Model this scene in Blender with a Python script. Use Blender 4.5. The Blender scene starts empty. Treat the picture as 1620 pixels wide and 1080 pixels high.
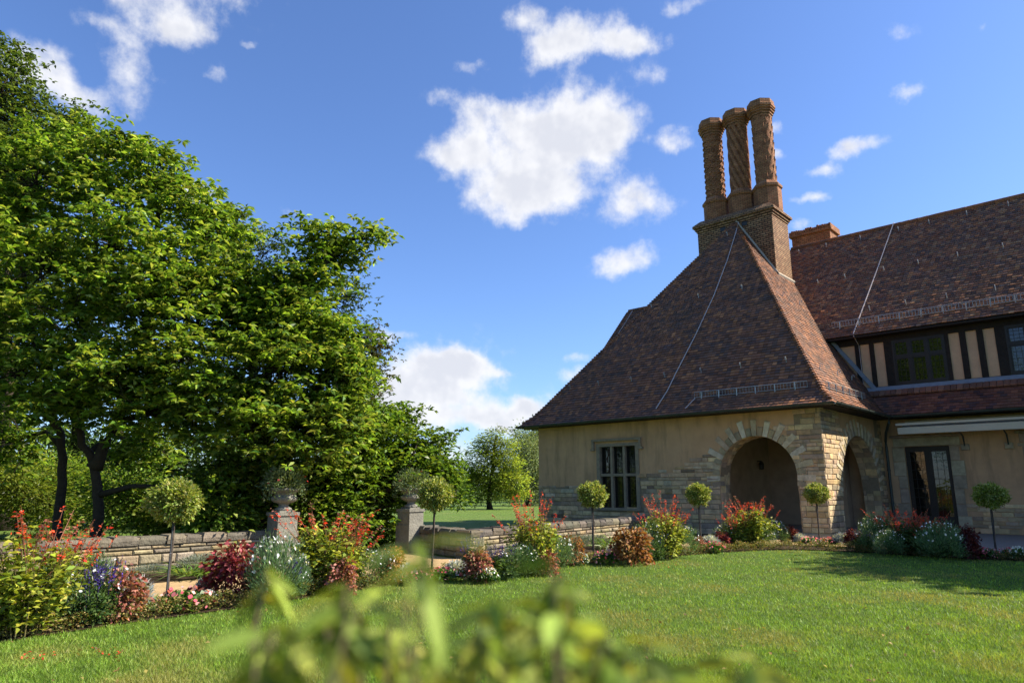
import bpy, math, random
import numpy as np
R = math.radians
scene = bpy.context.scene
col = scene.collection

# ------------------------------------------------------------------ camera, sky, sun, exposure
EYE = 1.6
TILT = R(12.022)
cd = bpy.data.cameras.new('camera'); cam = bpy.data.objects.new('camera', cd); col.objects.link(cam)
cam.location = (0, 0, EYE); cam.rotation_euler = (R(90) + TILT, 0, 0)
cd.lens = 24; cd.sensor_width = 36; cd.clip_start = .05; cd.clip_end = 3000
cd.dof.use_dof = True; cd.dof.focus_distance = 17; cd.dof.aperture_fstop = 2.2
scene.camera = cam
scene.view_settings.view_transform = 'Standard'; scene.view_settings.look = 'None'
scene.view_settings.gamma = 1; scene.view_settings.use_curve_mapping = False
scene.view_settings.exposure = 1.25
scene.cycles.max_bounces = 10; scene.cycles.diffuse_bounces = 8; scene.cycles.transparent_max_bounces = 8
scene.cycles.use_denoising = True

SUN_EL, SUN_AZ = R(40), R(0)           # azimuth measured from +X towards +Y
sd = bpy.data.lights.new('sun', 'SUN'); so = bpy.data.objects.new('sun', sd); col.objects.link(so)
sd.energy = 4.8; sd.angle = R(.5); sd.color = (1, .91, .76)
from mathutils import Vector
sv = Vector((math.cos(SUN_EL) * math.cos(SUN_AZ), math.cos(SUN_EL) * math.sin(SUN_AZ), math.sin(SUN_EL)))
so.rotation_euler = sv.to_track_quat('Z', 'Y').to_euler()

world = bpy.data.worlds.new('World'); scene.world = world; world.use_nodes = True
wt = world.node_tree; wn = wt.nodes; wl = wt.links
wn.clear()
def N_(t, **k):
    n = wn.new(t)
    for a, v in k.items(): setattr(n, a, v)
    return n
def wmath(op, a, b=None, c=None):
    n = N_('ShaderNodeMath', operation=op)
    for i, v in enumerate((a, b, c)):
        if v is None: continue
        if isinstance(v, (int, float)): n.inputs[i].default_value = v
        else: wl.new(v, n.inputs[i])
    return n.outputs[0]
sky = N_('ShaderNodeTexSky', sky_type='NISHITA')
sky.sun_disc = False; sky.sun_elevation = SUN_EL; sky.sun_rotation = R(90) - SUN_AZ
sky.air_density = 1.0; sky.dust_density = .6; sky.ozone_density = 3.0
grade = N_('ShaderNodeMix', data_type='RGBA', blend_type='MULTIPLY'); grade.inputs[0].default_value = 1
wl.new(sky.outputs[0], grade.inputs[6]); grade.inputs[7].default_value = (.68, .81, 1.06, 1)
tc = N_('ShaderNodeTexCoord'); sp = N_('ShaderNodeSeparateXYZ'); wl.new(tc.outputs['Generated'], sp.inputs[0])
az = wmath('ARCTAN2', sp.outputs[0], sp.outputs[1]); el = wmath('ARCSINE', sp.outputs[2])
azd = wmath('MULTIPLY', az, 180 / math.pi); eld = wmath('MULTIPLY', el, 180 / math.pi)
cb = N_('ShaderNodeCombineXYZ'); wl.new(azd, cb.inputs[0]); wl.new(eld, cb.inputs[1])
def wnoise(vec, scale, detail, rough=.55, lac=2.0):
    n = N_('ShaderNodeTexNoise'); n.inputs['Scale'].default_value = scale; n.inputs['Detail'].default_value = detail
    n.inputs['Roughness'].default_value = rough; n.inputs['Lacunarity'].default_value = lac
    if vec is not None: wl.new(vec, n.inputs['Vector'])
    return n
w1 = wnoise(cb.outputs[0], .16, 5, .6)
wsub = N_('ShaderNodeVectorMath', operation='SUBTRACT'); wl.new(w1.outputs['Color'], wsub.inputs[0]); wsub.inputs[1].default_value = (.5, .5, .5)
wsc = N_('ShaderNodeVectorMath', operation='MULTIPLY'); wl.new(wsub.outputs[0], wsc.inputs[0]); wsc.inputs[1].default_value = (4.2, 3.4, 0)
wad = N_('ShaderNodeVectorMath', operation='ADD'); wl.new(cb.outputs[0], wad.inputs[0]); wl.new(wsc.outputs[0], wad.inputs[1])
# cumulus puffs: azimuth, elevation, half width, half height (degrees), weight
CLOUDS = [(-26.0, 37.5, 4.5, 2.6, .55), (-31.0, 34.5, 4.5, 2.8, .6), (-35, 36, 4, 2.5, .5), (-7, 6, 9, 3.5, .34), (4, 5, 8, 3, .3), (-5, 10.5, 6, 2.5, .3), (2.0, 26.8, 6.29, 3.47, 1.2), (5.9, 30.0, 5.46, 2.39, 1.2), (-4.9, 27.6, 3.15, 1.96, 1), (1.2, 23.8, 4.81, 2.03, 1.05), (10.8, 23.4, 2.74, 2.00, 0.95), (-2.7, 30.5, 2.91, 1.19, 0.8), (-6.2, 31.6, 1.74, 0.94, 0.55), (9.3, 28.2, 2.54, 1.69, 0.9), (14.5, 27.9, 2.06, 0.86, 0.75), (6.1, 35.7, 5.02, 1.68, 1), (11.3, 35.1, 3.45, 0.97, 0.75), (4.0, 34.4, 2.96, 1.27, 0.8), (1.3, 37.3, 2.11, 0.95, 0.6), (12.4, 32.9, 2.26, 0.90, 0.5), (9.9, 18.7, 2.97, 1.34, 0.85), (15.9, 37.3, 2.24, 0.63, 0.6), (-4.0, 33.8, 1.65, 0.64, 0.45), (0.3, 21.7, 1.13, 0.72, 0.4), (-28.5, 32.9, 2.23, 1.22, 0.95), (-32.1, 29.6, 2.13, 1.84, 0.8), (-37.7, 28.0, 2.41, 1.56, 0.85), (-34.5, 31.6, 2.04, 0.78, 0.55), (-32.9, 26.9, 2.48, 1.04, 0.5), (-23.8, 33.2, 0.70, 0.42, 0.5), (-25.9, 30.4, 0.96, 0.52, 0.5), (-25.8, 22.4, 1.57, 1.16, 0.9), (-18.8, 21.5, 1.01, 0.49, 0.4), (-35.7, 26.8, 2.33, 1.42, 0.5), (-6.4, 9.3, 4.50, 2.00, 1.25), (-4.6, 10.3, 2.25, 1.16, 1), (-9.0, 6.7, 3.89, 1.82, 1), (-11.3, 12.3, 1.46, 0.83, 0.8), (1.3, 6.3, 1.59, 1.05, 1), (-0.8, 5.4, 2.38, 0.94, 0.7), (5.1, 9.3, 1.28, 0.84, 0.75), (5.1, 10.7, 1.07, 0.42, 0.5), (-4.8, 5.4, 3.68, 0.73, 0.6), (-9.2, 12.7, 1.06, 0.52, 0.4), (-1.1, 9.6, 1.07, 0.42, 0.45), (-6.8, 2.5, 4.64, 0.92, 0.7), (-3.7, 6.7, 2.65, 0.84, 0.5), (32.7, 31.8, 1.45, 0.87, 0.5), (32.7, 27.6, 1.50, 0.75, 0.75), (28.8, 24.9, 2.22, 0.71, 0.8), (25.9, 23.6, 1.57, 0.60, 0.75), (25.0, 21.8, 1.58, 0.42, 0.65), (24.4, 20.0, 0.75, 0.43, 0.5), (23.0, 25.2, 0.78, 0.46, 0.6), (23.0, 27.3, 0.59, 0.82, 0.5), (20.7, 25.5, 0.91, 1.41, 0.5), (37.6, 30.3, 0.38, 0.46, 0.35)]
def cloud_field(vec):
    acc = None
    for (ca, ce, ra, re, w) in CLOUDS:
        m = N_('ShaderNodeVectorMath', operation='MULTIPLY_ADD'); wl.new(vec, m.inputs[0])
        m.inputs[1].default_value = (1 / ra, 1 / re, 0); m.inputs[2].default_value = (-ca / ra, -ce / re, 0)
        l = N_('ShaderNodeVectorMath', operation='LENGTH'); wl.new(m.outputs[0], l.inputs[0])
        r = N_('ShaderNodeMapRange', interpolation_type='SMOOTHSTEP'); wl.new(l.outputs['Value'], r.inputs[0])
        r.inputs[1].default_value = 1.55; r.inputs[2].default_value = .1; r.inputs[3].default_value = 0; r.inputs[4].default_value = w
        acc = r.outputs[0] if acc is None else wmath('ADD', acc, r.outputs[0])
    return acc
F = cloud_field(wad.outputs[0])
fb = wnoise(cb.outputs[0], .42, 9, .62)
fbm = wmath('SUBTRACT', fb.outputs['Fac'], .5)
dens0 = wmath('MULTIPLY_ADD', fbm, 1.7, F)
dr = N_('ShaderNodeMapRange', interpolation_type='SMOOTHSTEP'); wl.new(dens0, dr.inputs[0])
dr.inputs[1].default_value = .12; dr.inputs[2].default_value = 1.15
gate = wmath('MINIMUM', wmath('MULTIPLY', F, 5), 1)
dens = wmath('MULTIPLY', wmath('MULTIPLY', dr.outputs[0], gate), .96)
# thick inner parts are a little greyer than the sunlit rims
sh = N_('ShaderNodeMapRange', interpolation_type='SMOOTHSTEP'); wl.new(wmath('MULTIPLY_ADD', wnoise(cb.outputs[0], .2, 6, .6).outputs['Fac'], 2.2, F), sh.inputs[0])
fb2 = wnoise(None, .42, 9, .62)
wofs = N_('ShaderNodeVectorMath', operation='ADD'); wl.new(cb.outputs[0], wofs.inputs[0]); wofs.inputs[1].default_value = (.5, .45, 0); wl.new(wofs.outputs[0], fb2.inputs['Vector'])
fb3 = wnoise(cb.outputs[0], .3, 3, .5); fb2.inputs['Detail'].default_value = 3; fb2.inputs['Roughness'].default_value = .5; fb2.inputs['Scale'].default_value = .3
rel = wmath('SUBTRACT', fb2.outputs['Fac'], fb3.outputs['Fac'])
wl.new(wmath('MULTIPLY_ADD', rel, 3.2, sh.inputs[0].links[0].from_socket), sh.inputs[0])
sh.inputs[1].default_value = 1.5; sh.inputs[2].default_value = 3.0
cc = N_('ShaderNodeMix', data_type='RGBA'); wl.new(sh.outputs[0], cc.inputs[0])
cc.inputs[6].default_value = (4.75, 4.77, 4.9, 1); cc.inputs[7].default_value = (3.7, 3.8, 4.15, 1)
mix = N_('ShaderNodeMix', data_type='RGBA'); wl.new(dens, mix.inputs[0]); wl.new(grade.outputs[2], mix.inputs[6]); wl.new(cc.outputs[2], mix.inputs[7])
bg = N_('ShaderNodeBackground'); wl.new(mix.outputs[2], bg.inputs[0]); bg.inputs[1].default_value = .09
wo = N_('ShaderNodeOutputWorld'); wl.new(bg.outputs[0], wo.inputs[0])
world.cycles.sampling_method = 'MANUAL'; world.cycles.sample_map_resolution = 512

# ------------------------------------------------------------------ frames
def at(px, py, Y):
    """world point seen at photo pixel (1620 wide) at depth Y"""
    c, s = math.cos(TILT), math.sin(TILT)
    x, z, y = px - 810, 540 - py, 1080
    wy, wz = y * c - z * s, y * s + z * c
    k = Y / wy
    return np.array([x * k, Y, EYE + wz * k])
HX, HY = 9.953, 22.104                    # near corner of the loggia
HROT = math.atan2(-.68482, .72871)
CA, SA = math.cos(HROT), math.sin(HROT)
def W(a, b, z=0):                         # house frame (a along the front, b away from it) to world
    return np.array([HX + a * CA - b * SA, HY + a * SA + b * CA, z])

# ------------------------------------------------------------------ tagging
def tag(o, label, cat, group=None, kind=None):
    if label: o['label'] = label
    if cat: o['category'] = cat
    if group: o['group'] = group
    if kind: o['kind'] = kind
    return o
def empty(name, loc=(0, 0, 0), rz=0):
    o = bpy.data.objects.new(name, None); col.objects.link(o)
    o.location = loc; o.rotation_euler = (0, 0, rz); o.empty_display_size = .2
    return o
def link(name, me, parent=None):
    o = bpy.data.objects.new(name, me); col.objects.link(o)
    if parent: o.parent = parent
    return o

# ------------------------------------------------------------------ mesh helpers
class MB:
    def __init__(s): s.v = []; s.f = []; s.c = []
    def add(s, pts, faces, c):
        n = len(s.v); s.v.extend([tuple(map(float, p)) for p in pts])
        s.c.extend([c] * len(pts)); s.f.extend([tuple(n + i for i in f) for f in faces])
    def quad(s, a, b, c_, d, c): s.add((a, b, c_, d), ((0, 1, 2, 3),), c)
    def box(s, x0, x1, y0, y1, z0, z1, c=(1, 1, 1)):
        s.hexa([(x0, y0, z0), (x1, y0, z0), (x1, y1, z0), (x0, y1, z0), (x0, y0, z1), (x1, y0, z1), (x1, y1, z1), (x0, y1, z1)], c)
    def hexa(s, p, c):
        s.add(p, ((3, 2, 1, 0), (4, 5, 6, 7), (0, 1, 5, 4), (1, 2, 6, 5), (2, 3, 7, 6), (3, 0, 4, 7)), c)
    def stone(s, x0, x1, z0, z1, y, d, bev, c):
        """a bevelled block face: back plane y, front at y-d"""
        b = min(bev, (x1 - x0) * .3, (z1 - z0) * .3)
        j = lambda k: random.uniform(-k, k)
        p = [(x0, y, z0), (x1, y, z0), (x1, y, z1), (x0, y, z1)]
        q = [(x0 + j(.004), y - d * .55, z0 + j(.004)), (x1 + j(.004), y - d * .55, z0 + j(.004)), (x1 + j(.004), y - d * .55, z1 + j(.004)), (x0 + j(.004), y - d * .55, z1 + j(.004))]
        t = [(x0 + b, y - d + j(.004), z0 + b), (x1 - b, y - d + j(.004), z0 + b), (x1 - b, y - d + j(.004), z1 - b), (x0 + b, y - d + j(.004), z1 - b)]
        fs = [(8, 9, 10, 11)]
        for i in range(4):
            k = (i + 1) % 4
            fs += [(i, k, 4 + k, 4 + i), (4 + i, 4 + k, 8 + k, 8 + i)]
        s.add(p + q + t, fs, c)
    def tube(s, pts, rad, c, n=6, cap=True):
        pts = [np.array(p, float) for p in pts]; m = len(pts)
        if not hasattr(rad, '__len__'): rad = [rad] * m
        ring = []
        for i, p in enumerate(pts):
            d = pts[min(i + 1, m - 1)] - pts[max(i - 1, 0)]; d /= (np.linalg.norm(d) + 1e-9)
            u = np.cross(d, (0, 0, 1) if abs(d[2]) < .9 else (1, 0, 0)); u /= np.linalg.norm(u); w = np.cross(d, u)
            ring += [p + rad[i] * (u * math.cos(t) + w * math.sin(t)) for t in [2 * math.pi * k / n for k in range(n)]]
        fs = [(i * n + k, i * n + (k + 1) % n, (i + 1) * n + (k + 1) % n, (i + 1) * n + k) for i in range(m - 1) for k in range(n)]
        if cap: fs += [tuple(range(n))[::-1], tuple(range((m - 1) * n, m * n))]
        s.add(ring, fs, c)
    def lathe(s, prof, c, cx=0, cy=0, n=24, z0=0, rf=None, rot=0):
        pts = []
        for (r, z) in prof:
            for k in range(n):
                t = rot + 2 * math.pi * k / n
                rr = r if rf is None else rf(r, t, z)
                pts.append((cx + rr * math.cos(t), cy + rr * math.sin(t), z0 + z))
        m = len(prof)
        fs = [(i * n + k, i * n + (k + 1) % n, (i + 1) * n + (k + 1) % n, (i + 1) * n + k) for i in range(m - 1) for k in range(n)]
        fs += [tuple(range(n))[::-1], tuple(range((m - 1) * n, m * n))]
        s.add(pts, fs, c)
    def build(s, name, mat, parent=None, smooth=False):
        me = bpy.data.meshes.new(name); me.from_pydata(s.v, [], s.f)
        a = me.attributes.new('Col', 'FLOAT_COLOR', 'POINT')
        cc = np.ones((len(s.v), 4), np.float32); cc[:, :3] = np.array(s.c, np.float32).reshape(-1, 3)
        a.data.foreach_set('color', cc.ravel())
        if smooth: me.polygons.foreach_set('use_smooth', [True] * len(me.polygons))
        me.materials.append(mat); me.update()
        return link(name, me, parent)

def np_mesh(name, V, F, C, mat):
    """V (n,3), F (m,k) constant corner count, C (n,3)"""
    me = bpy.data.meshes.new(name); k = F.shape[1]
    me.vertices.add(len(V)); me.vertices.foreach_set('co', V.astype(np.float32).ravel())
    me.loops.add(F.size); me.loops.foreach_set('vertex_index', F.astype(np.int32).ravel())
    me.polygons.add(len(F)); me.polygons.foreach_set('loop_start', np.arange(0, F.size, k, dtype=np.int32))
    me.polygons.foreach_set('loop_total', np.full(len(F), k, np.int32))
    a = me.attributes.new('Col', 'FLOAT_COLOR', 'POINT')
    cc = np.ones((len(V), 4), np.float32); cc[:, :3] = C; a.data.foreach_set('color', cc.ravel())
    me.materials.append(mat); me.update(); me.validate()
    return me
def merge(parts):
    Vs, Fs, Cs, n = [], [], [], 0
    for V, F, C in parts:
        Vs.append(V); Fs.append(F + n); Cs.append(C); n += len(V)
    return np.concatenate(Vs), np.concatenate(Fs), np.concatenate(Cs)
def unit(v): return v / (np.linalg.norm(v, axis=-1, keepdims=True) + 1e-9)
def palette(rng, n, cols, jit=.18):
    cols = np.array(cols); c = cols[rng.integers(0, len(cols), n)]
    return np.clip(c * (1 + rng.normal(0, jit, (n, 1))) * (1 + rng.normal(0, jit * .3, (n, 3))), .003, 1)
def leaves(rng, P, L, wid=.5, up=.8, tilt=.5, D=None, cols=None, C=None, fold=.1, droop=.15):
    """one folded rhombus leaf at each point of P"""
    n = len(P)
    if D is None: D = rng.normal(0, 1, (n, 3)); D[:, 2] = D[:, 2] * .4
    D = unit(D + rng.normal(0, .15, (n, 3)))
    Nn = unit(np.array([0, 0, up]) + rng.normal(0, tilt, (n, 3)))
    S = unit(np.cross(D, Nn)); Nn = np.cross(S, D)
    ln = (L * rng.uniform(.65, 1.25, n))[:, None]
    V = np.empty((n, 4, 3))
    V[:, 0] = P; V[:, 1] = P + D * ln * .5 + S * ln * wid * .5 + Nn * ln * fold
    V[:, 2] = P + D * ln - Nn * ln * droop; V[:, 3] = P + D * ln * .5 - S * ln * wid * .5 + Nn * ln * fold
    if C is None: C = palette(rng, n, cols)
    return V.reshape(-1, 3), np.arange(n * 4).reshape(n, 4), np.repeat(C, 4, axis=0)
def petals(rng, P, size, Cc, up=.7, tilt=.5, k=6):
    """flat many-sided flower discs"""
    n = len(P); Nn = unit(np.array([0, 0, up]) + rng.normal(0, tilt, (n, 3)))
    U = unit(np.cross(Nn, rng.normal(0, 1, (n, 3)))); Wv = np.cross(Nn, U)
    V = np.empty((n, k, 3)); r = (size * rng.uniform(.7, 1.2, n))[:, None]
    for i in range(k):
        t = 2 * math.pi * i / k; V[:, i] = P + r * (U * math.cos(t) + Wv * math.sin(t)) + Nn * r * (.25 if i % 2 else 0)
    return V.reshape(-1, 3), np.arange(n * k).reshape(n, k), np.repeat(Cc, k, axis=0)

# ------------------------------------------------------------------ materials
def material(name, rough=.7, spec=.3, var=.0, vscale=6, bump=0, bscale=30, trans=0, metal=0, color=None, detail=6, dirt=None, sheen=0):
    m = bpy.data.materials.new(name); m.use_nodes = True; t = m.node_tree; n = t.nodes; l = t.links
    b = n['Principled BSDF']; out = n['Material Output']
    b.inputs['Roughness'].default_value = rough; b.inputs['Specular IOR Level'].default_value = spec; b.inputs['Metallic'].default_value = metal
    if color is None:
        a = n.new('ShaderNodeAttribute'); a.attribute_name = 'Col'; src = a.outputs['Color']
    else:
        a = n.new('ShaderNodeRGB'); a.outputs[0].default_value = (*color, 1); src = a.outputs[0]
    co = n.new('ShaderNodeTexCoord')
    if var:
        ns = n.new('ShaderNodeTexNoise'); ns.inputs['Scale'].default_value = vscale; ns.inputs['Detail'].default_value = detail; ns.inputs['Roughness'].default_value = .65
        l.new(co.outputs['Object'], ns.inputs['Vector'])
        mr = n.new('ShaderNodeMapRange'); l.new(ns.outputs['Fac'], mr.inputs[0]); mr.inputs[1].default_value = .25; mr.inputs[2].default_value = .75
        mr.inputs[3].default_value = 1 - var; mr.inputs[4].default_value = 1 + var
        mx = n.new('ShaderNodeVectorMath'); mx.operation = 'SCALE'; l.new(src, mx.inputs[0]); l.new(mr.outputs[0], mx.inputs['Scale']); src = mx.outputs[0]
    if dirt:
        dc, dscale, damt, stretch = dirt
        mp = n.new('ShaderNodeMapping'); l.new(co.outputs['Object'], mp.inputs[0]); mp.inputs['Scale'].default_value = stretch
        ns = n.new('ShaderNodeTexNoise'); ns.inputs['Scale'].default_value = dscale; ns.inputs['Detail'].default_value = 8; ns.inputs['Roughness'].default_value = .7
        l.new(mp.outputs[0], ns.inputs['Vector'])
        mr = n.new('ShaderNodeMapRange'); l.new(ns.outputs['Fac'], mr.inputs[0]); mr.inputs[1].default_value = .48; mr.inputs[2].default_value = .72; mr.inputs[4].default_value = damt
        mm = n.new('ShaderNodeMix'); mm.data_type = 'RGBA'; l.new(mr.outputs[0], mm.inputs[0]); l.new(src, mm.inputs[6]); mm.inputs[7].default_value = (*dc, 1); src = mm.outputs[2]
    l.new(src, b.inputs['Base Color'])
    if bump:
        ns = n.new('ShaderNodeTexNoise'); ns.inputs['Scale'].default_value = bscale; ns.inputs['Detail'].default_value = 6
        l.new(co.outputs['Object'], ns.inputs['Vector'])
        bp = n.new('ShaderNodeBump'); bp.inputs['Strength'].default_value = bump; bp.inputs['Distance'].default_value = .03
        l.new(ns.outputs['Fac'], bp.inputs['Height']); l.new(bp.outputs[0], b.inputs['Normal'])
    if trans:
        tr = n.new('ShaderNodeBsdfTranslucent')
        tm = n.new('ShaderNodeVectorMath'); tm.operation = 'MULTIPLY'; l.new(src, tm.inputs[0]); tm.inputs[1].default_value = (1.5, 1.35, .6)
        l.new(tm.outputs[0], tr.inputs[0])
        ms = n.new('ShaderNodeMixShader'); ms.inputs[0].default_value = trans
        l.new(b.outputs[0], ms.inputs[1]); l.new(tr.outputs[0], ms.inputs[2]); l.new(ms.outputs[0], out.inputs['Surface'])
    return m
def brick_material(name, c1, c2, mortar, bw=.25, rh=.075, ms=.012, rough=.85, bump=.5):
    m = material(name, rough=rough, spec=.2); t = m.node_tree; n = t.nodes; l = t.links; b = n['Principled BSDF']
    uv = n.new('ShaderNodeUVMap'); uv.uv_map = 'UVMap'
    br = n.new('ShaderNodeTexBrick'); l.new(uv.outputs[0], br.inputs['Vector'])
    br.inputs['Color1'].default_value = (*c1, 1); br.inputs['Color2'].default_value = (*c2, 1); br.inputs['Mortar'].default_value = (*mortar, 1)
    br.inputs['Scale'].default_value = 1; br.inputs['Brick Width'].default_value = bw; br.inputs['Row Height'].default_value = rh
    br.inputs['Mortar Size'].default_value = ms; br.inputs['Mortar Smooth'].default_value = .15; br.inputs['Bias'].default_value = -.1
    ns = n.new('ShaderNodeTexNoise'); ns.inputs['Scale'].default_value = 3; ns.inputs['Detail'].default_value = 8; l.new(uv.outputs[0], ns.inputs['Vector'])
    mr = n.new('ShaderNodeMapRange'); l.new(ns.outputs['Fac'], mr.inputs[0]); mr.inputs[1].default_value = .25; mr.inputs[2].default_value = .75; mr.inputs[3].default_value = .6; mr.inputs[4].default_value = 1.35
    mx = n.new('ShaderNodeVectorMath'); mx.operation = 'SCALE'; l.new(br.outputs['Color'], mx.inputs[0]); l.new(mr.outputs[0], mx.inputs['Scale']); l.new(mx.outputs[0], b.inputs['Base Color'])
    inv = n.new('ShaderNodeMath'); inv.operation = 'SUBTRACT'; inv.inputs[0].default_value = 1; l.new(br.outputs['Fac'], inv.inputs[1])
    bp = n.new('ShaderNodeBump'); bp.inputs['Strength'].default_value = bump; bp.inputs['Distance'].default_value = .015; l.new(inv.outputs[0], bp.inputs['Height']); l.new(bp.outputs[0], b.inputs['Normal'])
    return m
def box_uv(o, ax='auto'):
    """metre UVs by the dominant normal"""
    me = o.data; uv = me.uv_layers.new(name='UVMap')
    for p in me.polygons:
        nx, ny, nz = abs(p.normal.x), abs(p.normal.y), abs(p.normal.z)
        for li in p.loop_indices:
            v = me.vertices[me.loops[li].vertex_index].co
            uv.data[li].uv = (v.x + v.y, v.z) if nz < .7 else (v.x, v.y)
def cyl_uv(o, cx, cy, r):
    me = o.data; uv = me.uv_layers.new(name='UVMap')
    for p in me.polygons:
        c = p.center; t0 = math.atan2(c.y - cy, c.x - cx)
        for li in p.loop_indices:
            v = me.vertices[me.loops[li].vertex_index].co
            t = math.atan2(v.y - cy, v.x - cx)
            if t - t0 > math.pi: t -= 2 * math.pi
            if t - t0 < -math.pi: t += 2 * math.pi
            uv.data[li].uv = (t * r, v.z)

M = {}
M['leaf'] = material('leaf', rough=.42, spec=.4, trans=.45)
M['leaf_soft'] = material('leaf_soft', rough=.6, spec=.25, trans=.3)
M['petal'] = material('petal', rough=.6, spec=.2, trans=.25)
M['bark'] = material('bark', rough=.9, spec=.15, var=.35, vscale=9, bump=.6, bscale=25)
M['tile'] = material('tile', rough=.75, spec=.2, var=.22, vscale=14, bump=.15, bscale=60, dirt=((.07, .06, .045), .55, .55, (1, 1, .5)))
M['stone'] = material('stone', rough=.9, spec=.2, var=.28, vscale=5, bump=.75, bscale=28, dirt=((.13, .115, .09), 2.2, .55, (1, 1, 1)))
M['oldstone'] = material('oldstone', rough=.92, spec=.15, var=.35, vscale=7, bump=.9, bscale=22, dirt=((.07, .062, .05), 3, .7, (1, 1, 1)))
M['mortar'] = material('mortar', rough=.95, spec=.1, var=.15, vscale=10, color=(.24, .19, .125), bump=.4, bscale=60)
M['plaster'] = material('plaster', rough=.92, spec=.12, var=.16, vscale=1.3, color=(.52, .32, .175), bump=.25, bscale=45, dirt=((.26, .175, .1), 1.5, .85, (1.6, 1.6, .28)))
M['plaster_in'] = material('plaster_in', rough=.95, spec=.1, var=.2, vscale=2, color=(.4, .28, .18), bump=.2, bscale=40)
M['panel'] = material('panel', rough=.9, spec=.12, var=.12, vscale=3, color=(.56, .35, .21), bump=.15, bscale=50)
M['timber'] = material('timber', rough=.75, spec=.25, var=.4, vscale=8, color=(.022, .016, .012), bump=.5, bscale=40)
M['frame'] = material('frame', rough=.8, spec=.2, var=.25, vscale=6, color=(.26, .21, .145), bump=.3, bscale=40, dirt=((.15, .13, .1), 4, .6, (1, 1, 1)))
M['darkwood'] = material('darkwood', rough=.5, spec=.35, var=.3, vscale=10, color=(.02, .015, .012))
M['gutter'] = material('gutter', rough=.45, spec=.4, var=.25, vscale=5, color=(.035, .045, .04))
M['lead'] = material('lead', rough=.5, spec=.4, var=.2, vscale=5, color=(.2, .22, .25))
M['zinc'] = material('zinc', rough=.4, spec=.5, var=.1, color=(.33, .33, .32), metal=.5)
M['cable'] = material('cable', rough=.5, spec=.4, color=(.45, .38, .36), var=.05)
M['awning'] = material('awning', rough=.7, spec=.2, var=.08, vscale=2, color=(.55, .48, .35))
M['sand'] = material('sand', rough=.95, spec=.1, var=.2, vscale=3, color=(.42, .29, .15), bump=.5, bscale=120, detail=10)
M['soil'] = material('soil', rough=.95, spec=.1, var=.45, vscale=12, color=(.055, .038, .024), bump=1, bscale=40)
M['paving'] = material('paving', rough=.9, spec=.15, var=.2, vscale=8, color=(.26, .22, .18), bump=.4, bscale=60)
M['stem'] = material('stem', rough=.8, spec=.2, var=.2, vscale=20)
M['metal_dark'] = material('metal_dark', rough=.5, spec=.4, color=(.02, .02, .02), var=.1)
M['brick'] = brick_material('brick', (.3, .115, .05), (.4, .19, .085), (.06, .04, .028), bw=.2, rh=.066, ms=.011)
M['brick_stack'] = brick_material('brick_stack', (.25, .125, .062), (.36, .215, .11), (.04, .028, .02), bw=.27, rh=.1, ms=.02)
gm = bpy.data.materials.new('glass'); gm.use_nodes = True
gb = gm.node_tree.nodes['Principled BSDF']; gb.inputs['Base Color'].default_value = (.006, .007, .006, 1); gb.inputs['Roughness'].default_value = .03; gb.inputs['Specular IOR Level'].default_value = .75
gt = gm.node_tree; gn = gt.nodes.new('ShaderNodeTexNoise'); gn.inputs['Scale'].default_value = 4
gc = gt.nodes.new('ShaderNodeTexCoord'); gt.links.new(gc.outputs['Object'], gn.inputs['Vector'])
gp = gt.nodes.new('ShaderNodeBump'); gp.inputs['Strength'].default_value = .06; gp.inputs['Distance'].default_value = .05
gt.links.new(gn.outputs['Fac'], gp.inputs['Height']); gt.links.new(gp.outputs[0], gb.inputs['Normal'])
M['glass'] = gm

def grass_material(name, c_a, c_b, c_dry):
    m = material(name, rough=.8, spec=.15); t = m.node_tree; n = t.nodes; l = t.links; b = n['Principled BSDF']
    co = n.new('ShaderNodeTexCoord')
    def noise(s, d, r=.6):
        k = n.new('ShaderNodeTexNoise'); k.inputs['Scale'].default_value = s; k.inputs['Detail'].default_value = d; k.inputs['Roughness'].default_value = r
        l.new(co.outputs['Object'], k.inputs['Vector']); return k
    def rng_(o, a, b_):
        k = n.new('ShaderNodeMapRange'); l.new(o, k.inputs[0]); k.inputs[1].default_value = a; k.inputs[2].default_value = b_; return k.outputs[0]
    m1 = n.new('ShaderNodeMix'); m1.data_type = 'RGBA'; l.new(rng_(noise(9, 9).outputs['Fac'], .3, .7), m1.inputs[0]); m1.inputs[6].default_value = (*c_a, 1); m1.inputs[7].default_value = (*c_b, 1)
    m2 = n.new('ShaderNodeMix'); m2.data_type = 'RGBA'; l.new(rng_(noise(.55, 8, .7).outputs['Fac'], .48, .75), m2.inputs[0]); l.new(m1.outputs[2], m2.inputs[6]); m2.inputs[7].default_value = (*c_dry, 1)
    l.new(m2.outputs[2], b.inputs['Base Color'])
    bp = n.new('ShaderNodeBump'); bp.inputs['Strength'].default_value = 1; bp.inputs['Distance'].default_value = .04; l.new(noise(70, 4).outputs['Fac'], bp.inputs['Height']); l.new(bp.outputs[0], b.inputs['Normal'])
    return m
M['lawn'] = grass_material('lawn', (.06, .11, .016), (.1, .17, .025), (.12, .14, .035))
M['meadow'] = grass_material('meadow', (.085, .15, .022), (.13, .2, .035), (.16, .19, .05))
M['blade'] = material('blade', rough=.5, spec=.3, trans=.35)

# ------------------------------------------------------------------ ground
def sheet(name, pts, z, mat, kind='structure', parent=None):
    mb = MB(); mb.add([(p[0], p[1], z) for p in pts], [tuple(range(len(pts)))], (1, 1, 1))
    o = mb.build(name, mat, parent); o['kind'] = kind; return o
sheet('meadow', [(-900, -300), (900, -300), (900, 1500), (-900, 1500)], -.02, M['meadow'])
def AB(pts): return [W(a, b)[:2] for a, b in pts]
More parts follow.
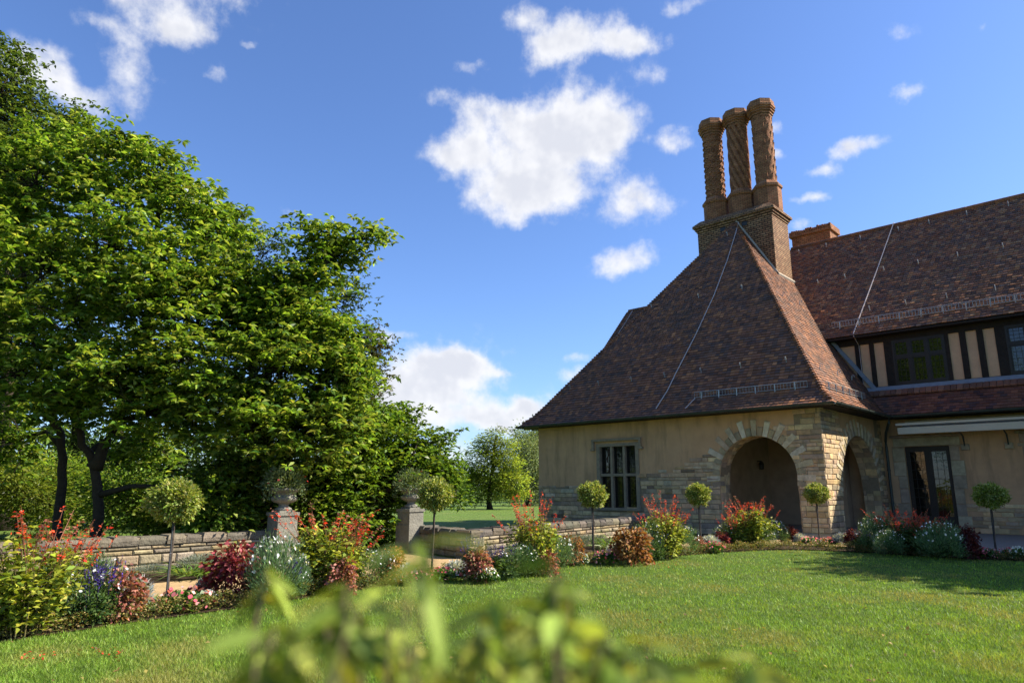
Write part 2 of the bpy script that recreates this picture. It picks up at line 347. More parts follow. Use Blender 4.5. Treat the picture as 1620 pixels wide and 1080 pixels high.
# border edge of the lawn in house coordinates, near end first
EDGE = [(-1.25, -24.5), (-1.34, -21), (-1.48, -19.7), (-1.53, -18.1), (-1.75, -16.4), (-1.87, -15.1), (-1.75, -13), (-1.53, -11.1), (-1.2, -9.2), (-.82, -7.7), (-.45, -6.2), (-.05, -5.1), (.5, -4.35), (1.12, -4.03), (1.9, -3.98), (2.6, -4.0), (4, -3.95), (5.33, -3.7), (8, -3.4), (11, -3.2)]
def spline(pts, n):
    P = np.array(pts, float); d = np.r_[0, np.cumsum(np.linalg.norm(np.diff(P, axis=0), axis=1))]
    t = np.linspace(0, d[-1], n)
    Q = np.stack([np.interp(t, d, P[:, i]) for i in range(P.shape[1])], 1)
    for _ in range(4): Q[1:-1] = (Q[:-2] + 2 * Q[1:-1] + Q[2:]) / 4
    return Q
ED = spline(EDGE, 160)
EDW = np.array([W(a, b)[:2] for a, b in ED])
nrm = np.stack([-np.gradient(ED[:, 1]), np.gradient(ED[:, 0])], 1); nrm = unit(nrm)     # points towards the house/path side
BACK = ED + nrm * 1.25
BKW = np.array([W(a, b)[:2] for a, b in BACK])
lawn_pts = [tuple(p) for p in EDW] + [(30, 2), (30, -14), (-14, -14)]
sheet('lawn', lawn_pts, -.008, M['lawn'])
mb = MB()
for i in range(len(ED) - 1):
    mb.quad((*EDW[i], .004), (*EDW[i + 1], .004), (*BKW[i + 1], .03), (*BKW[i], .03), (1, 1, 1))
o = mb.build('flower_bed_soil', M['soil']); o['kind'] = 'structure'
# sand path between border and terrace wall, running to the loggia
path = [tuple(p) for p in BKW[:]] + [tuple(W(11, -.7)[:2]), tuple(W(-.2, -.7)[:2]), tuple(W(-2, -.7)[:2]), tuple(W(-2.4, -3)[:2]), tuple(W(-3.85, -11.95)[:2]), tuple(W(-6.6, -11.6)[:2]), tuple(W(-6.6, -14.9)[:2]), tuple(W(-6.2, -24.5)[:2])]
sheet('path', path, -.004, M['sand'])
sheet('paving', AB([(-.2, -1.6), (12, -1.9), (12, 6.5), (-.2, 6.5)]), .002, M['paving'])
sheet('wall_bed_soil', AB([(-4.95, -14.8), (-6.6, -14.8), (-6.6, -24.5), (-4.95, -24.5)]), .0, M['soil'])
sheet('inner_bed_soil', AB([(-2.5, -.2), (-4.2, -.2), (-4.0, -12.0), (-2.9, -12.0)]), .0, M['soil'])

# ------------------------------------------------------------------ the house
random.seed(4)
house = empty('country_house', (HX, HY, 0), HROT)
tag(house, 'country house with steep tiled roofs, arched loggia and tall twisted brick chimneys', 'house')

def wall_mesh(mb, P, s0, s1, z0, z1, holes, thick, c=(1, 1, 1), soffit=None):
    """P(s,z,d): d is depth behind the face. holes: (sa,sb,zbot,top) with top a number or a function of s"""
    br = {s0, s1}
    for (a, b, zb, tp) in holes:
        if callable(tp): br |= set(np.linspace(a, b, 33).tolist())
        else: br |= {a, b}
    br = sorted(x for x in br if s0 - 1e-6 <= x <= s1 + 1e-6)
    for x0, x1 in zip(br[:-1], br[1:]):
        if x1 - x0 < 1e-6: continue
        m = (x0 + x1) / 2
        hs = sorted([h for h in holes if h[0] < m < h[1]], key=lambda h: h[2])
        lo = (z0, z0)
        for (a, b, zb, tp) in hs:
            if zb > lo[0] + 1e-5:
                for d in (0, thick): mb.quad(P(x0, lo[0], d), P(x1, lo[1], d), P(x1, zb, d), P(x0, zb, d), c)
            t0, t1 = (tp(x0), tp(x1)) if callable(tp) else (tp, tp)
            tgt = soffit if soffit and callable(tp) else mb
            tgt.quad(P(x0, t0, 0), P(x1, t1, 0), P(x1, t1, thick), P(x0, t0, thick), c)
            if zb > z0 + 1e-5: mb.quad(P(x0, zb, 0), P(x1, zb, 0), P(x1, zb, thick), P(x0, zb, thick), c)
            lo = (t0, t1)
        for d in (0, thick): mb.quad(P(x0, lo[0], d), P(x1, lo[1], d), P(x1, z1, d), P(x0, z1, d), c)
    for (a, b, zb, tp) in holes:
        for x in (a, b):
            t = tp(x) if callable(tp) else tp
            if t > zb + 1e-4: (soffit if soffit and callable(tp) else mb).quad(P(x, zb, 0), P(x, t, 0), P(x, t, thick), P(x, zb, thick), c)
    mb.quad(P(s0, z1, 0), P(s1, z1, 0), P(s1, z1, thick), P(s0, z1, thick), c)

SAND = [(.48, .345, .2), (.44, .325, .2), (.54, .4, .235), (.38, .275, .17), (.45, .355, .24), (.51, .345, .175), (.32, .24, .165), (.55, .405, .22)]
def scol(cols=SAND, j=.19):
    c = random.choice(cols); k = 1 + random.gauss(0, j); return tuple(max(.01, x * k * (1 + random.gauss(0, .03))) for x in c)
def stone_rows(mb, s0, s1, z0, z1, mask, clip=None, hmin=.11, hmax=.2, lmin=.22, lmax=.75, d=(.016, .042), bev=.016, cols=SAND, gap=.016):
    z = z0
    while z < z1 - .05:
        h = min(random.uniform(hmin, hmax), z1 - z); zm = z + h / 2
        s = s0 - random.uniform(0, .2)
        while s < s1:
            l = random.uniform(lmin, lmax) * (.7 + .5 * random.random()); a, b = max(s, s0), min(s + l, s1); s += l
            if b - a < .06: continue
            segs = [(a, b)]
            if clip:
                ca, cb_ = clip(zm)
                if ca is not None:
                    segs = [(p, q) for p, q in ((a, min(b, ca)), (max(a, cb_), b)) if q - p > .05]
            for p, q in segs:
                if mask((p + q) / 2 + random.gauss(0, .12), zm + random.gauss(0, .05)):
                    mb.stone(p + gap / 2, q - gap / 2, z + gap / 2, z + h - gap / 2, .002, random.uniform(*d), bev, scol(cols))
        z += h
def arch_clip(c, r, zs, rz=None):
    rz = rz or r
    def f(z):
        if z <= zs: return c - r, c + r
        if z >= zs + rz: return None, None
        w = r * math.sqrt(1 - ((z - zs) / rz) ** 2); return c - w, c + w
    return f
def voussoirs(mb, c, r, zs, rz, n, lmin, lmax, a0=0, a1=180, d=(.03, .05)):
    for i in range(n):
        t0 = R(a0 + (a1 - a0) * i / n) + .008; t1 = R(a0 + (a1 - a0) * (i + 1) / n) - .008
        L = (lmax if i % 2 else lmin) * random.uniform(.88, 1.1); dd = random.uniform(*d)
        col_ = scol([(.56, .46, .31), (.51, .41, .26), (.6, .5, .36)] if i % 2 else [(.36, .28, .16), (.39, .3, .16), (.31, .25, .16)], .08)
        pt = lambda q, t, y: (c + (r + q) * math.cos(t), y, zs + (rz + q) * math.sin(t))
        e = .014
        mb.hexa([pt(0, t0, .3), pt(0, t0, -dd), pt(0, t1, -dd), pt(0, t1, .3), pt(L, t0 + .004, .0), pt(L - e, t0 + .006, -dd + .005), pt(L - e, t1 - .006, -dd + .005), pt(L, t1 - .004, .0)], col_)
AC, AR, AZ = -2.22, 1.36, 1.96
BC, BR, BZ = 3.55, 2.12, 1.28
archA = lambda s: AZ + AR * math.sqrt(max(0, 1 - ((s - AC) / AR) ** 2))
archB = lambda s: BZ + BR * math.sqrt(max(0, 1 - ((s - BC) / BR) ** 2))
PA = lambda s, z, d: (s, d, z)
PB = lambda s, z, d: (-d, s, z)
mb = MB(); sof = MB(); sof2 = MB()
wall_mesh(mb, PA, -12.05, 0, -.1, 4.35, [(-8.85, -6.95, .8, 3.3), (AC - AR, AC + AR, -.1, archA)], .75, soffit=sof)
wall_mesh(mb, PB, .0, 6.5, -.1, 4.35, [(BC - BR, BC + BR, -.1, archB)], .6, soffit=sof2)
wall_mesh(mb, lambda s, z, d: (-12.05 + d, s, z), 0, 5, -.1, 4.35, [], .5)
o = mb.build('wall', M['plaster'], house)
# rubble lining of the arches
def lining(P, c, r, zs, thick):
    lin = MB(); path_ = []
    n = 26
    for i in range(7): path_.append((c + r, .0 + zs * i / 7))
    for i in range(n + 1): path_.append((c + r * math.cos(math.pi * i / n), zs + r * math.sin(math.pi * i / n)))
    for i in range(1, 8): path_.append((c - r, zs * (1 - i / 7)))
    for (p, q) in zip(path_[:-1], path_[1:]):
        d = 0
        while d < thick:
            l = random.uniform(.22, .45); e = min(d + l, thick)
            k = random.uniform(.006, .022)
            ctr = np.array([c, zs if min(p[1], q[1]) >= zs - 1e-6 else (p[1] + q[1]) / 2])
            f = lambda w, sh: np.array(w) + (ctr - np.array(w)) * 0 if sh == 0 else np.array(w) + unit(ctr - np.array(w)) * k
            a_, b_ = np.array(p) * .96 + np.array(q) * .04, np.array(q) * .96 + np.array(p) * .04
            A0, B0, A1, B1 = f(p, 0), f(q, 0), f(a_, 1), f(b_, 1)
            lin.hexa([P(*A0, d + .006), P(*B0, d + .006), P(*B0, e - .006), P(*A0, e - .006), P(*A1, d + .012), P(*B1, d + .012), P(*B1, e - .012), P(*A1, e - .012)], scol())
            d = e
    lin.build('arch_lining', M['stone'], house)
lining(PA, AC, AR, AZ, .75); lining(PB, BC, BR, BZ, .6)
sof.build('arch_soffit', M['mortar'], house); sof2.build('arch_soffit', M['mortar'], house)
def maskA(s, z):
    if s < -6.9: top = 1.62 + .1 * math.sin(s * 3)
    elif s < -5.4: top = 2.1
    elif s < -3.7: top = 2.15 + (s + 5.4) * .42
    elif s < -1.2: top = 2.2
    elif s < -.8: top = 3.75
    else: top = 9
    if -9.0 < s < -6.8 and z > .72: return False
    return z < top
for (s0, s1, za, zb) in ((-12.05, -8.86, 0, 1.6), (-8.86, -6.94, 0, .74), (-6.94, -3.6, 0, 2.1), (-.84, 0, 0, 4.2)):
    bed = MB(); bed.quad((s0, -.004, za), (s1, -.004, za), (s1, -.004, zb), (s0, -.004, zb), (1, 1, 1)); bed.build('mortar_bed', M['mortar'], house)
for (s0, s1, za, zb) in ((0, 1.42, 0, 4.2), (5.68, 6.5, 0, 4.2)):
    bed = MB(); bed.quad((.004, s0, za), (.004, s1, za), (.004, s1, zb), (.004, s0, zb), (1, 1, 1)); bed.build('mortar_bed', M['mortar'], house)
st = MB()
stone_rows(st, -12.06, .02, .0, 4.2, maskA, arch_clip(AC, AR + .02, AZ))
voussoirs(st, AC, AR, AZ, AR, 27, .3, .56, -14, 194)
stb = MB()
def maskB(s, z): return not (z > 3.62 + .1 * math.sin(s * 2) and 1.6 < s < 6.2)
stone_rows(stb, .0, 6.5, .0, 4.2, maskB, arch_clip(BC, BR + .02, BZ))
voussoirs(stb, BC, BR, BZ, BR, 41, .34, .56, 0, 180)
# the quoin plinth of the corner pier, slightly battered
stb.v = [(-y, x, z) for (x, y, z) in stb.v]
st.add(stb.v, stb.f, (1, 1, 1)); st.c[-len(stb.v):] = stb.c
st.build('stonework', M['stone'], house)
# loggia room
mb = MB()
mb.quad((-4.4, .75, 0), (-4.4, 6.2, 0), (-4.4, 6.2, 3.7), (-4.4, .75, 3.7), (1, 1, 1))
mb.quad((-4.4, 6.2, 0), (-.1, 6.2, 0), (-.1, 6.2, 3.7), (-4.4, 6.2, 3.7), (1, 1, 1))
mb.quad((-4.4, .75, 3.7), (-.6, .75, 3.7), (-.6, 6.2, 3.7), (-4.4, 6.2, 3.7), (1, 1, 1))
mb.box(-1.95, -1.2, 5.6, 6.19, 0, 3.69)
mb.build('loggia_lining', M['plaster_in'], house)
mb = MB(); mb.box(-4.4, -.02, .02, 6.2, -.08, .1); mb.build('loggia_floor', M['paving'], house)
mb = MB(); mb.box(-12.2, .06, -.06, -.03, -.05, .12, scol()); mb.box(.03, .06, -.06, 1.43, -.05, .12, scol()); mb.build('plinth', M['stone'], house)
mb = MB()
mb.lathe([(.02, 0), (.09, .02), (.1, .18), (.12, .2), (.08, .3), (.02, .36)], (1, 1, 1), -4.22, 5, n=8, z0=2.3); mb.box(-4.39, -4.2, 4.98, 5.02, 2.62, 2.66)
mb.build('wall_lamp', M['metal_dark'], house)

# ---- main wing, ground floor
mb = MB(); holes = [(.76, 2.24, -.1, 3.1), (4.72, 6.2, -.1, 3.1), (8.2, 9.7, -.1, 3.1)]
PM = lambda s, z, d: (s, 6.5 + d, z)
wall_mesh(mb, PM, 0, 12, -.1, 4.6, holes, .45)
mb.quad((0, 6.95, -.1), (12, 6.95, -.1), (12, 6.95, 4.6), (0, 6.95, 4.6), (1, 1, 1))
mb.quad((12, 6.5, -.1), (12, 15.5, -.1), (12, 15.5, 8), (12, 6.5, 8), (1, 1, 1))
mb.build('wall', M['plaster'], house)
st = MB()
def maskM(s, z):
    for d in (1.5, 5.46, 8.95):
        if abs(s - d) < 1.12: return False
    return z < .98
stone_rows(st, .0, 12, .0, 1.3, maskM)
PALE = [(.36, .29, .2), (.33, .27, .19), (.39, .32, .22)]
for dc in (1.5, 5.46, 8.95):                 # moulded stone door surrounds, alternating quoins
    z = 0
    while z < 3.1:
        h = random.uniform(.38, .6); h = min(h, 3.1 - z)
        for sgn in (-1, 1):
            w = random.choice((.3, .42)); x0, x1 = sorted((dc + sgn * .74, dc + sgn * (.74 + w)))
            st.stone(x0, x1, z + .005, z + h - .005, .002, .035, .01, scol(PALE, .06))
        z += h
    st.stone(dc - 1.1, dc + 1.1, 3.11, 3.42, .002, .04, .012, scol(PALE, .05))
    st.stone(dc - 1.2, dc + 1.2, 3.425, 3.52, .002, .09, .02, scol(PALE, .05))
for x in (2.72, 4.02, 6.75, 7.7): st.stone(x - .1, x + .16, 2.9, 3.12, .002, .09, .02, scol(PALE, .05))
st.v = [(x, y + 6.5, z) for (x, y, z) in st.v]
st.build('stonework', M['stone'], house)

def door(dc):
    f = MB(); y0, y1 = 6.62, 6.7
    x0, x1 = dc - .74, dc + .74
    f.box(x0, x0 + .07, y0, y1, 0, 3.1); f.box(x1 - .07, x1, y0, y1, 0, 3.1); f.box(x0 + .07, x1 - .07, y0, y1, 3.0, 3.1); f.box(x0 + .07, x1 - .07, y0, y1, .0, .1)
    for sx in (x0 + .07, dc + .05):
        w = .62
        f.box(sx, sx + .07, y0 + .01, y1 - .01, .1, 3.0); f.box(sx + w - .07, sx + w, y0 + .01, y1 - .01, .1, 3.0)
        f.box(sx + .07, sx + w - .07, y0 + .01, y1 - .01, .1, .55); f.box(sx + .07, sx + w - .07, y0 + .01, y1 - .01, 2.9, 3.0)
        for k in range(1, 3): f.box(sx + k * w / 3 - .006, sx + k * w / 3 + .006, y0 + .03, y1 - .03, .55, 2.9)
        for k in range(1, 7): f.box(sx + .07, sx + w - .07, y0 + .032, y1 - .032, .55 + k * .336 - .006, .55 + k * .336 + .006)
    f.box(dc - .05, dc + .05, y0 + .005, y1 - .005, .1, 3.0)
    d = f.build('door', M['darkwood'], house)
    g = MB(); g.box(x0 + .08, x1 - .08, y1 - .042, y1 - .036, .5, 2.95); g.build('pane', M['glass'], d)
    h = MB(); h.tube([(dc + .09, y0 - .02, 1.15), (dc + .09, y0 - .05, 1.15), (dc + .2, y0 - .05, 1.15)], .012, (1, 1, 1)); h.build('handle', M['metal_dark'], d)
for dc in (1.5, 5.46, 8.95): door(dc)

# ---- pavilion window
f = MB(); c = (1, 1, 1)
x0, x1, z0, z1 = -8.85, -6.95, .8, 3.3
f.box(x0 - .06, x0 + .1, -.04, .3, z0, z1, c); f.box(x1 - .1, x1 + .06, -.04, .3, z0, z1, c); f.box(x0 + .1, x1 - .1, -.04, .3, z1 - .11, z1, c)
f.box(x0 - .1, x1 + .1, -.1, .3, z0 - .1, z0 - .001, c)
third = (x1 - x0 - .2 - .2) / 3
for k in (1, 2):
    xx = x0 + .1 + third * k + .1 * (k - 1); f.box(xx, xx + .1, -.005, .25, z0, z1 - .11, c)
for k in range(3):
    xx = x0 + .1 + k * (third + .1); f.box(xx, xx + third, -.004, .24, 2.02, 2.12, c)
f.box(x0 - .25, x1 + .2, -.11, -.002, 3.4, 3.49, c); f.box(x0 - .25, x0 - .15, -.1, -.002, 3.12, 3.4, c); f.box(x1 + .1, x1 + .2, -.1, -.002, 3.12, 3.4, c)
f.box(x0 - .32, x0 - .15, -.1, -.002, 3.04, 3.12, c); f.box(x1 + .1, x1 + .27, -.1, -.002, 3.04, 3.12, c)
win = f.build('window', M['frame'], house)
g = MB(); s_ = MB()
for k in range(3):
    xx = x0 + .1 + k * (third + .1)
    for (a, b) in ((z0, 2.02), (2.12, z1 - .11)):
        g.box(xx + .02, xx + third - .02, .17, .176, a + .02, b - .02)
        for q in ((xx, xx + .035, a, b), (xx + third - .035, xx + third, a, b)): s_.box(q[0], q[1], .13, .2, q[2], q[3])
        s_.box(xx + .035, xx + third - .035, .13, .2, a, a + .035); s_.box(xx + .035, xx + third - .035, .13, .2, b - .035, b)
        nb = 4 if b > 2.5 else 5
        for i in range(1, nb): s_.box(xx + .035, xx + third - .035, .155, .165, a + (b - a) * i / nb - .005, a + (b - a) * i / nb + .005)
        for i in range(1, 3): s_.box(xx + third * i / 3 - .005, xx + third * i / 3 + .005, .154, .164, a + .035, b - .035)
g.build('pane', M['glass'], win); s_.build('sash', M['darkwood'], win)

# ---- half-timbered upper storey
mb = MB(); mb.box(-2.6, 12, 6.5, 6.8, 4.6, 8.0); mb.build('upper_wall', M['panel'], house)
t = MB(); y0, y1 = 6.44, 6.498
posts = [(-1.5, -1.28), (-.6, -.4), (-.06, .11), (.47, .76), (2.55, 2.81), (3.05, 3.25), (3.57, 3.82) , (4.13, 4.43), (6.25, 6.5), (6.8, 7.0), (7.4, 7.6), (8.1, 8.4), (10.2, 10.5), (11, 11.2), (11.7, 12)]
posts[5] = (3.03, 3.25); posts[6] = (3.36, 3.57); posts[7] = (3.93, 4.13)
posts = [(-1.5, -1.28), (-.6, -.4), (-.06, .11), (.47, .76), (2.55, 2.68), (3.03, 3.23), (3.57, 3.77), (4.12, 4.43), (6.25, 6.5), (6.8, 7.0), (7.4, 7.6), (8.1, 8.4), (10.2, 10.5), (11, 11.2), (11.7, 12)]
for (a, b) in posts: t.box(a, b, y0 + random.uniform(0, .008), y1, 5.42, 7.22)
t.box(-1.6, 12, y0 - .01, y1, 7.22, 7.75); t.box(-1.6, 12, y0 - .012, y1, 5.34, 5.46)
t.build('timber_frame', M['timber'], house)
def upper_window(a, b):
    f = MB(); z0, z1, zt = 5.46, 7.22, 6.5
    f.box(a, a + .07, 6.43, 6.5, z0, z1); f.box(b - .07, b, 6.43, 6.5, z0, z1); f.box(a + .07, b - .07, 6.43, 6.5, z1 - .07, z1); f.box(a + .07, b - .07, 6.42, 6.5, z0, z0 + .09)
    w = (b - a - .14 - .2) / 3
    for k in (1, 2):
        x = a + .07 + k * w + (k - 1) * .1; f.box(x, x + .1, 6.435, 6.5, z0 + .09, z1 - .07)
    for k in range(3):
        x = a + .07 + k * (w + .1); f.box(x, x + w, 6.436, 6.5, zt, zt + .1)
        for (p, q) in ((z0 + .09, zt), (zt + .1, z1 - .07)):
            f.box(x, x + .045, 6.455, 6.499, p, q); f.box(x + w - .045, x + w, 6.455, 6.499, p, q); f.box(x + .045, x + w - .045, 6.455, 6.499, p, p + .045); f.box(x + .045, x + w - .045, 6.455, 6.499, q - .045, q)
    o = f.build('window', M['darkwood'], house)
    g = MB(); ld_ = MB()
    for k in range(3):
        x = a + .07 + k * (w + .1)
        for (p, q) in ((z0 + .09, zt), (zt + .1, z1 - .07)): g.box(x + .04, x + w - .04, 6.478, 6.484, p + .04, q - .04); [ld_.box(x + .045, x + w - .045, 6.466, 6.474, p + (q - p) * i / 4 - .006, p + (q - p) * i / 4 + .006) for i in (1, 2, 3)]; [ld_.box(x + w * i / 3 - .006, x + w * i / 3 + .006, 6.465, 6.473, p + .045, q - .045) for i in (1, 2)]
    g.build('pane', M['glass'], o); ld_.build('lattice', M['darkwood'], o)
for a, b in ((.76, 2.55), (4.43, 6.25), (8.4, 10.2)): upper_window(a, b)

# ---- tiled roofs: every course and tile is laid
TILE = [(q[0] * 1.62, q[1] * 1.4, q[2] * 1.22) for q in [(.14, .068, .04), (.115, .058, .038), (.18, .085, .042), (.07, .048, .042), (.048, .04, .044), (.23, .11, .05), (.095, .052, .04), (.125, .06, .038), (.08, .05, .042), (.15, .07, .042)]]
TILE = [tuple(.3 * m + .7 * v for v, m in zip(q, (.21, .098, .056))) for q in TILE]
def courses(mb, rows, tw=.17, cols=TILE, lift=.03):
    """rows: list of (left point, right point), eave first"""
    for i in range(len(rows) - 1):
        L0, R0 = map(np.array, rows[i]); L1, R1 = map(np.array, rows[i + 1])
        hv = unit(R0 - L0); base = L0
        up = L1 + hv * ((L0 - L1) @ hv) - L0
        nn = unit(np.cross(hv, up))
        if nn[2] < 0: nn = -nn
        wv = np.array([math.sin(i * .5 + k) for k in range(3)]) * .0
        q0, q1 = 0.0, float((R0 - L0) @ hv); t0, t1 = float((L1 - L0) @ hv), float((R1 - L0) @ hv)
        mb.quad(L0 - nn * .012, R0 - nn * .012, R1 - nn * .012, L1 - nn * .012, (.03, .022, .02))
        s = q0 - tw + (i % 2) * tw * .5 + random.uniform(-.02, .02) - 40 * tw * 0
        lo, hi = min(q0, t0), max(q1, t1)
        s = lo - tw * (1 + .5 * (i % 2))
        while s < hi:
            e = s + tw; a, b = s + .003, e - .003; s = e
            ab, bb = min(max(a, q0), q1), min(max(b, q0), q1); at_, bt = min(max(a, t0), t1), min(max(b, t0), t1)
            if bb - ab < .004 and bt - at_ < .004: continue
            j = random.uniform(-.007, .009); j2 = j + random.uniform(-.004, .004); dz = up * random.uniform(-.05, .05)
            p = [base + hv * ab + nn * (lift + j) + dz, base + hv * bb + nn * (lift + j2) + dz, base + hv * bt + up * 1.12 + nn * .006, base + hv * at_ + up * 1.12 + nn * .006,
                 base + hv * ab + nn * .001 + dz, base + hv * bb + nn * .001 + dz]
            c = cols[random.randrange(len(cols))]; k = 1 + random.gauss(0, .16)
            mb.add(p, ((0, 1, 2, 3), (4, 5, 1, 0)), tuple(x * k for x in c))
zt = [4.2, 4.6, 5.1, 6.0, 6.92, 14.09]
bA = lambda z: float(np.interp(z, zt, [-.6, -.13, .28, .95, 1.64, 7.03]))
aRt = lambda z: float(np.interp(z, zt, [.62, .2, -.12, -.66, -1.22, -5.5]))
aLt = lambda z: -12.68 + (bA(z) + .6) / 7.63 * 7.18
zz = [4.2]
while zz[-1] < 14.05:
    z = zz[-1]; d = 1e-3; ds = math.hypot(bA(z + d) - bA(z), d) / d; zz.append(z + .145 / ds)
zz[-1] = 14.09
zz = np.array(zz)
mb = MB()
courses(mb, [((aLt(z), bA(z), z), (aRt(z), bA(z), z)) for z in zz])
courses(mb, [((aRt(z), bA(z), z), (aRt(z), max(9.2, min(11.2, 15.2 - .45 * z)), z)) for z in zz])
courses(mb, [((aLt(z), max(4.6, bA(z) + 1.2), z), (aLt(z), bA(z), z)) for z in zz[::2]], tw=.34)
roof = mb.build('pavilion_roof', M['tile'], house)
# bonnet tiles down the two hips
hp = MB()
def hips(fa):
    prev = None
    for z in np.arange(4.3, 13.95, .1):
        p = np.array([fa(z), bA(z), z]); q = np.array([fa(z + .13), bA(z + .13), z + .13])
        k = 1 + random.gauss(0, .18); c = tuple(x * k for x in random.choice(TILE))
        hp.tube([p + np.array([0, 0, .02]), q + np.array([0, 0, -.015])], [.085 * random.uniform(.9, 1.1), .05], c, n=7)
hips(aRt); hips(aLt)
hp.build('hip_tiles', M['tile'], roof)
rr = MB()                                              # lower roof of the wing behind the pavilion
zs_ = np.arange(5.6, 9.99, .115)
def bR(z): return 4.5 - (9.97 - z) / 1.33
def aRr(z): return -10.06 - (9.97 - z) / 5.0
courses(rr, [((aRr(z), bR(z), z), (-7.5, bR(z), z)) for z in zs_])
courses(rr, [((aRr(z), 4.5 + (9.97 - z) * .4, z), (aRr(z), bR(z), z)) for z in zs_[::2]], tw=.34)
rear = rr.build('rear_roof', M['tile'], house)
hb = MB()
for z in np.arange(5.6, 9.85, .1): hb.tube([(aRr(z), bR(z), z + .01), (aRr(z + .13), bR(z + .13), z + .12)], [.08, .05], random.choice(TILE), n=7)
for a in np.arange(-10.06, -8, .3): hb.tube([(a, 4.5, 9.97), (a + .31, 4.5, 9.99)], [.09, .075], random.choice(TILE), n=7)
hb.build('ridge_tiles', M['tile'], rear)
mr = MB(); SLOPE = (13.44 - 7.56) / (11.0 - 6.0)
zm = np.linspace(7.56, 13.44, 53)
courses(mr, [((-4.5 + 2.6 * max(0, 1 - (z - 7.56) / 4.6), 6.0 + (z - 7.56) / SLOPE, z), (12.3, 6.0 + (z - 7.56) / SLOPE, z)) for z in zm], cols=TILE + [(.3, .155, .075), (.24, .13, .075), (.2, .11, .07)])  # extra lighter tiles mixed in to stand in for dappled sun
courses(mr, [((12.3, 16.0 - (z - 7.56) / SLOPE, z), (-4.5, 16.0 - (z - 7.56) / SLOPE, z)) for z in zm[::3]], tw=.5)
main = mr.build('main_roof', M['tile'], house)
rg = MB()
for a in np.arange(-4.4, 12.2, .36): rg.tube([(a, 11, 13.45 + random.uniform(-.008, .008)), (a + .37, 11, 13.47)], [.115, .1], random.choice(TILE[:4]), n=8)
rg.build('ridge_tiles', M['tile'], main)
lr = MB(); zl = np.linspace(4.22, 5.3, 11)
courses(lr, [((-.3, 5.4 + (z - 4.22) / 1.08 * 1.06, z), (12.3, 5.4 + (z - 4.22) / 1.08 * 1.06, z)) for z in zl], tw=.2, cols=[(.2, .075, .045), (.16, .062, .042), (.23, .09, .05), (.1, .05, .045), (.18, .07, .045)])
low = lr.build('lower_roof', M['tile'], house)
ld = MB(); ld.hexa([(-.3, 6.3, 5.27), (12, 6.3, 5.27), (12, 6.495, 5.27), (-.3, 6.495, 5.27), (-.3, 6.34, 5.31), (12, 6.34, 5.31), (12, 6.43, 5.45), (-.3, 6.43, 5.45)], (1, 1, 1)); ld.build('lead_flashing', M['lead'], low)
cap_ = MB()
for a in np.arange(-.2, 12, .2): cap_.hexa([(a, 6.1 , 5.05), (a + .185, 6.1, 5.05), (a + .185, 6.32, 5.2), (a, 6.32, 5.2), (a, 6.09, 5.1), (a + .185, 6.09, 5.1), (a + .185, 6.31, 5.29), (a, 6.31, 5.29)], random.choice([(.24, .1, .06), (.18, .08, .05), (.28, .13, .08)]))
cap_.build('top_course', M['tile'], low)
# eave soffits
so_ = MB()
so_.box(-12.6, .56, -.58, .0, 4.12, 4.19); so_.box(.0, .57, .0, 6.1, 4.121, 4.19); so_.box(.57, 12, 5.42, 6.5, 4.13, 4.2); so_.box(-1.8, 12, 6.02, 6.5, 7.45, 7.53)
so_.box(-12.6, -12.05, 0, 4.6, 4.12, 4.19)
so_.build('eave_soffit', M['timber'], house)
# gutters
def gutter(pts, r=.085):
    g = MB()
    for p, q in zip(pts[:-1], pts[1:]):
        p, q = np.array(p, float), np.array(q, float); d = unit(q - p); n = np.array([d[1], -d[0], 0]); k = 10
        ring = []
        for e in (p, q):
            for i in range(k + 1):
                t = math.pi * i / k; ring.append(e + n * (-math.cos(t)) * r + np.array([0, 0, -math.sin(t) * r]))
            for i in range(k, -1, -1):
                t = math.pi * i / k; ring.append(e + n * (-math.cos(t)) * (r - .008) + np.array([0, 0, -math.sin(t) * (r - .008) + .0]))
        m = 2 * (k + 1)
        g.add(ring, [(i, (i + 1) % m, m + (i + 1) % m, m + i) for i in range(m)], (1, 1, 1))
        L = np.linalg.norm(q - p)
        for s in np.arange(.4, L, .95):
            e = p + d * s
            g.tube([e + n * (-math.cos(t)) * (r + .008) + np.array([0, 0, -math.sin(t) * (r + .008)]) for t in np.linspace(0, math.pi, 7)], .012, (1, 1, 1), n=4)
    return g.build('gutter', M['gutter'], house)
gutter([(-12.75, -.66, 4.2), (.7, -.66, 4.2), (.7, 5.34, 4.2), (12.3, 5.34, 4.2)])
gutter([(-12.76, 4.6, 4.2), (-12.76, -.66, 4.2)])
dp = MB(); dp.tube([(.66, 5.34, 4.15), (.62, 5.4, 3.95), (.35, 5.9, 3.62), (.2, 6.3, 3.35), (.18, 6.38, 3.1), (.18, 6.38, .05)], .05, (1, 1, 1), n=10)
for z in (.6, 1.0, 2.2): dp.lathe([(.062, 0), (.062, .05)], (1, 1, 1), .18, 6.38, n=10, z0=z)
dp.build('downpipe', M['gutter'], house)
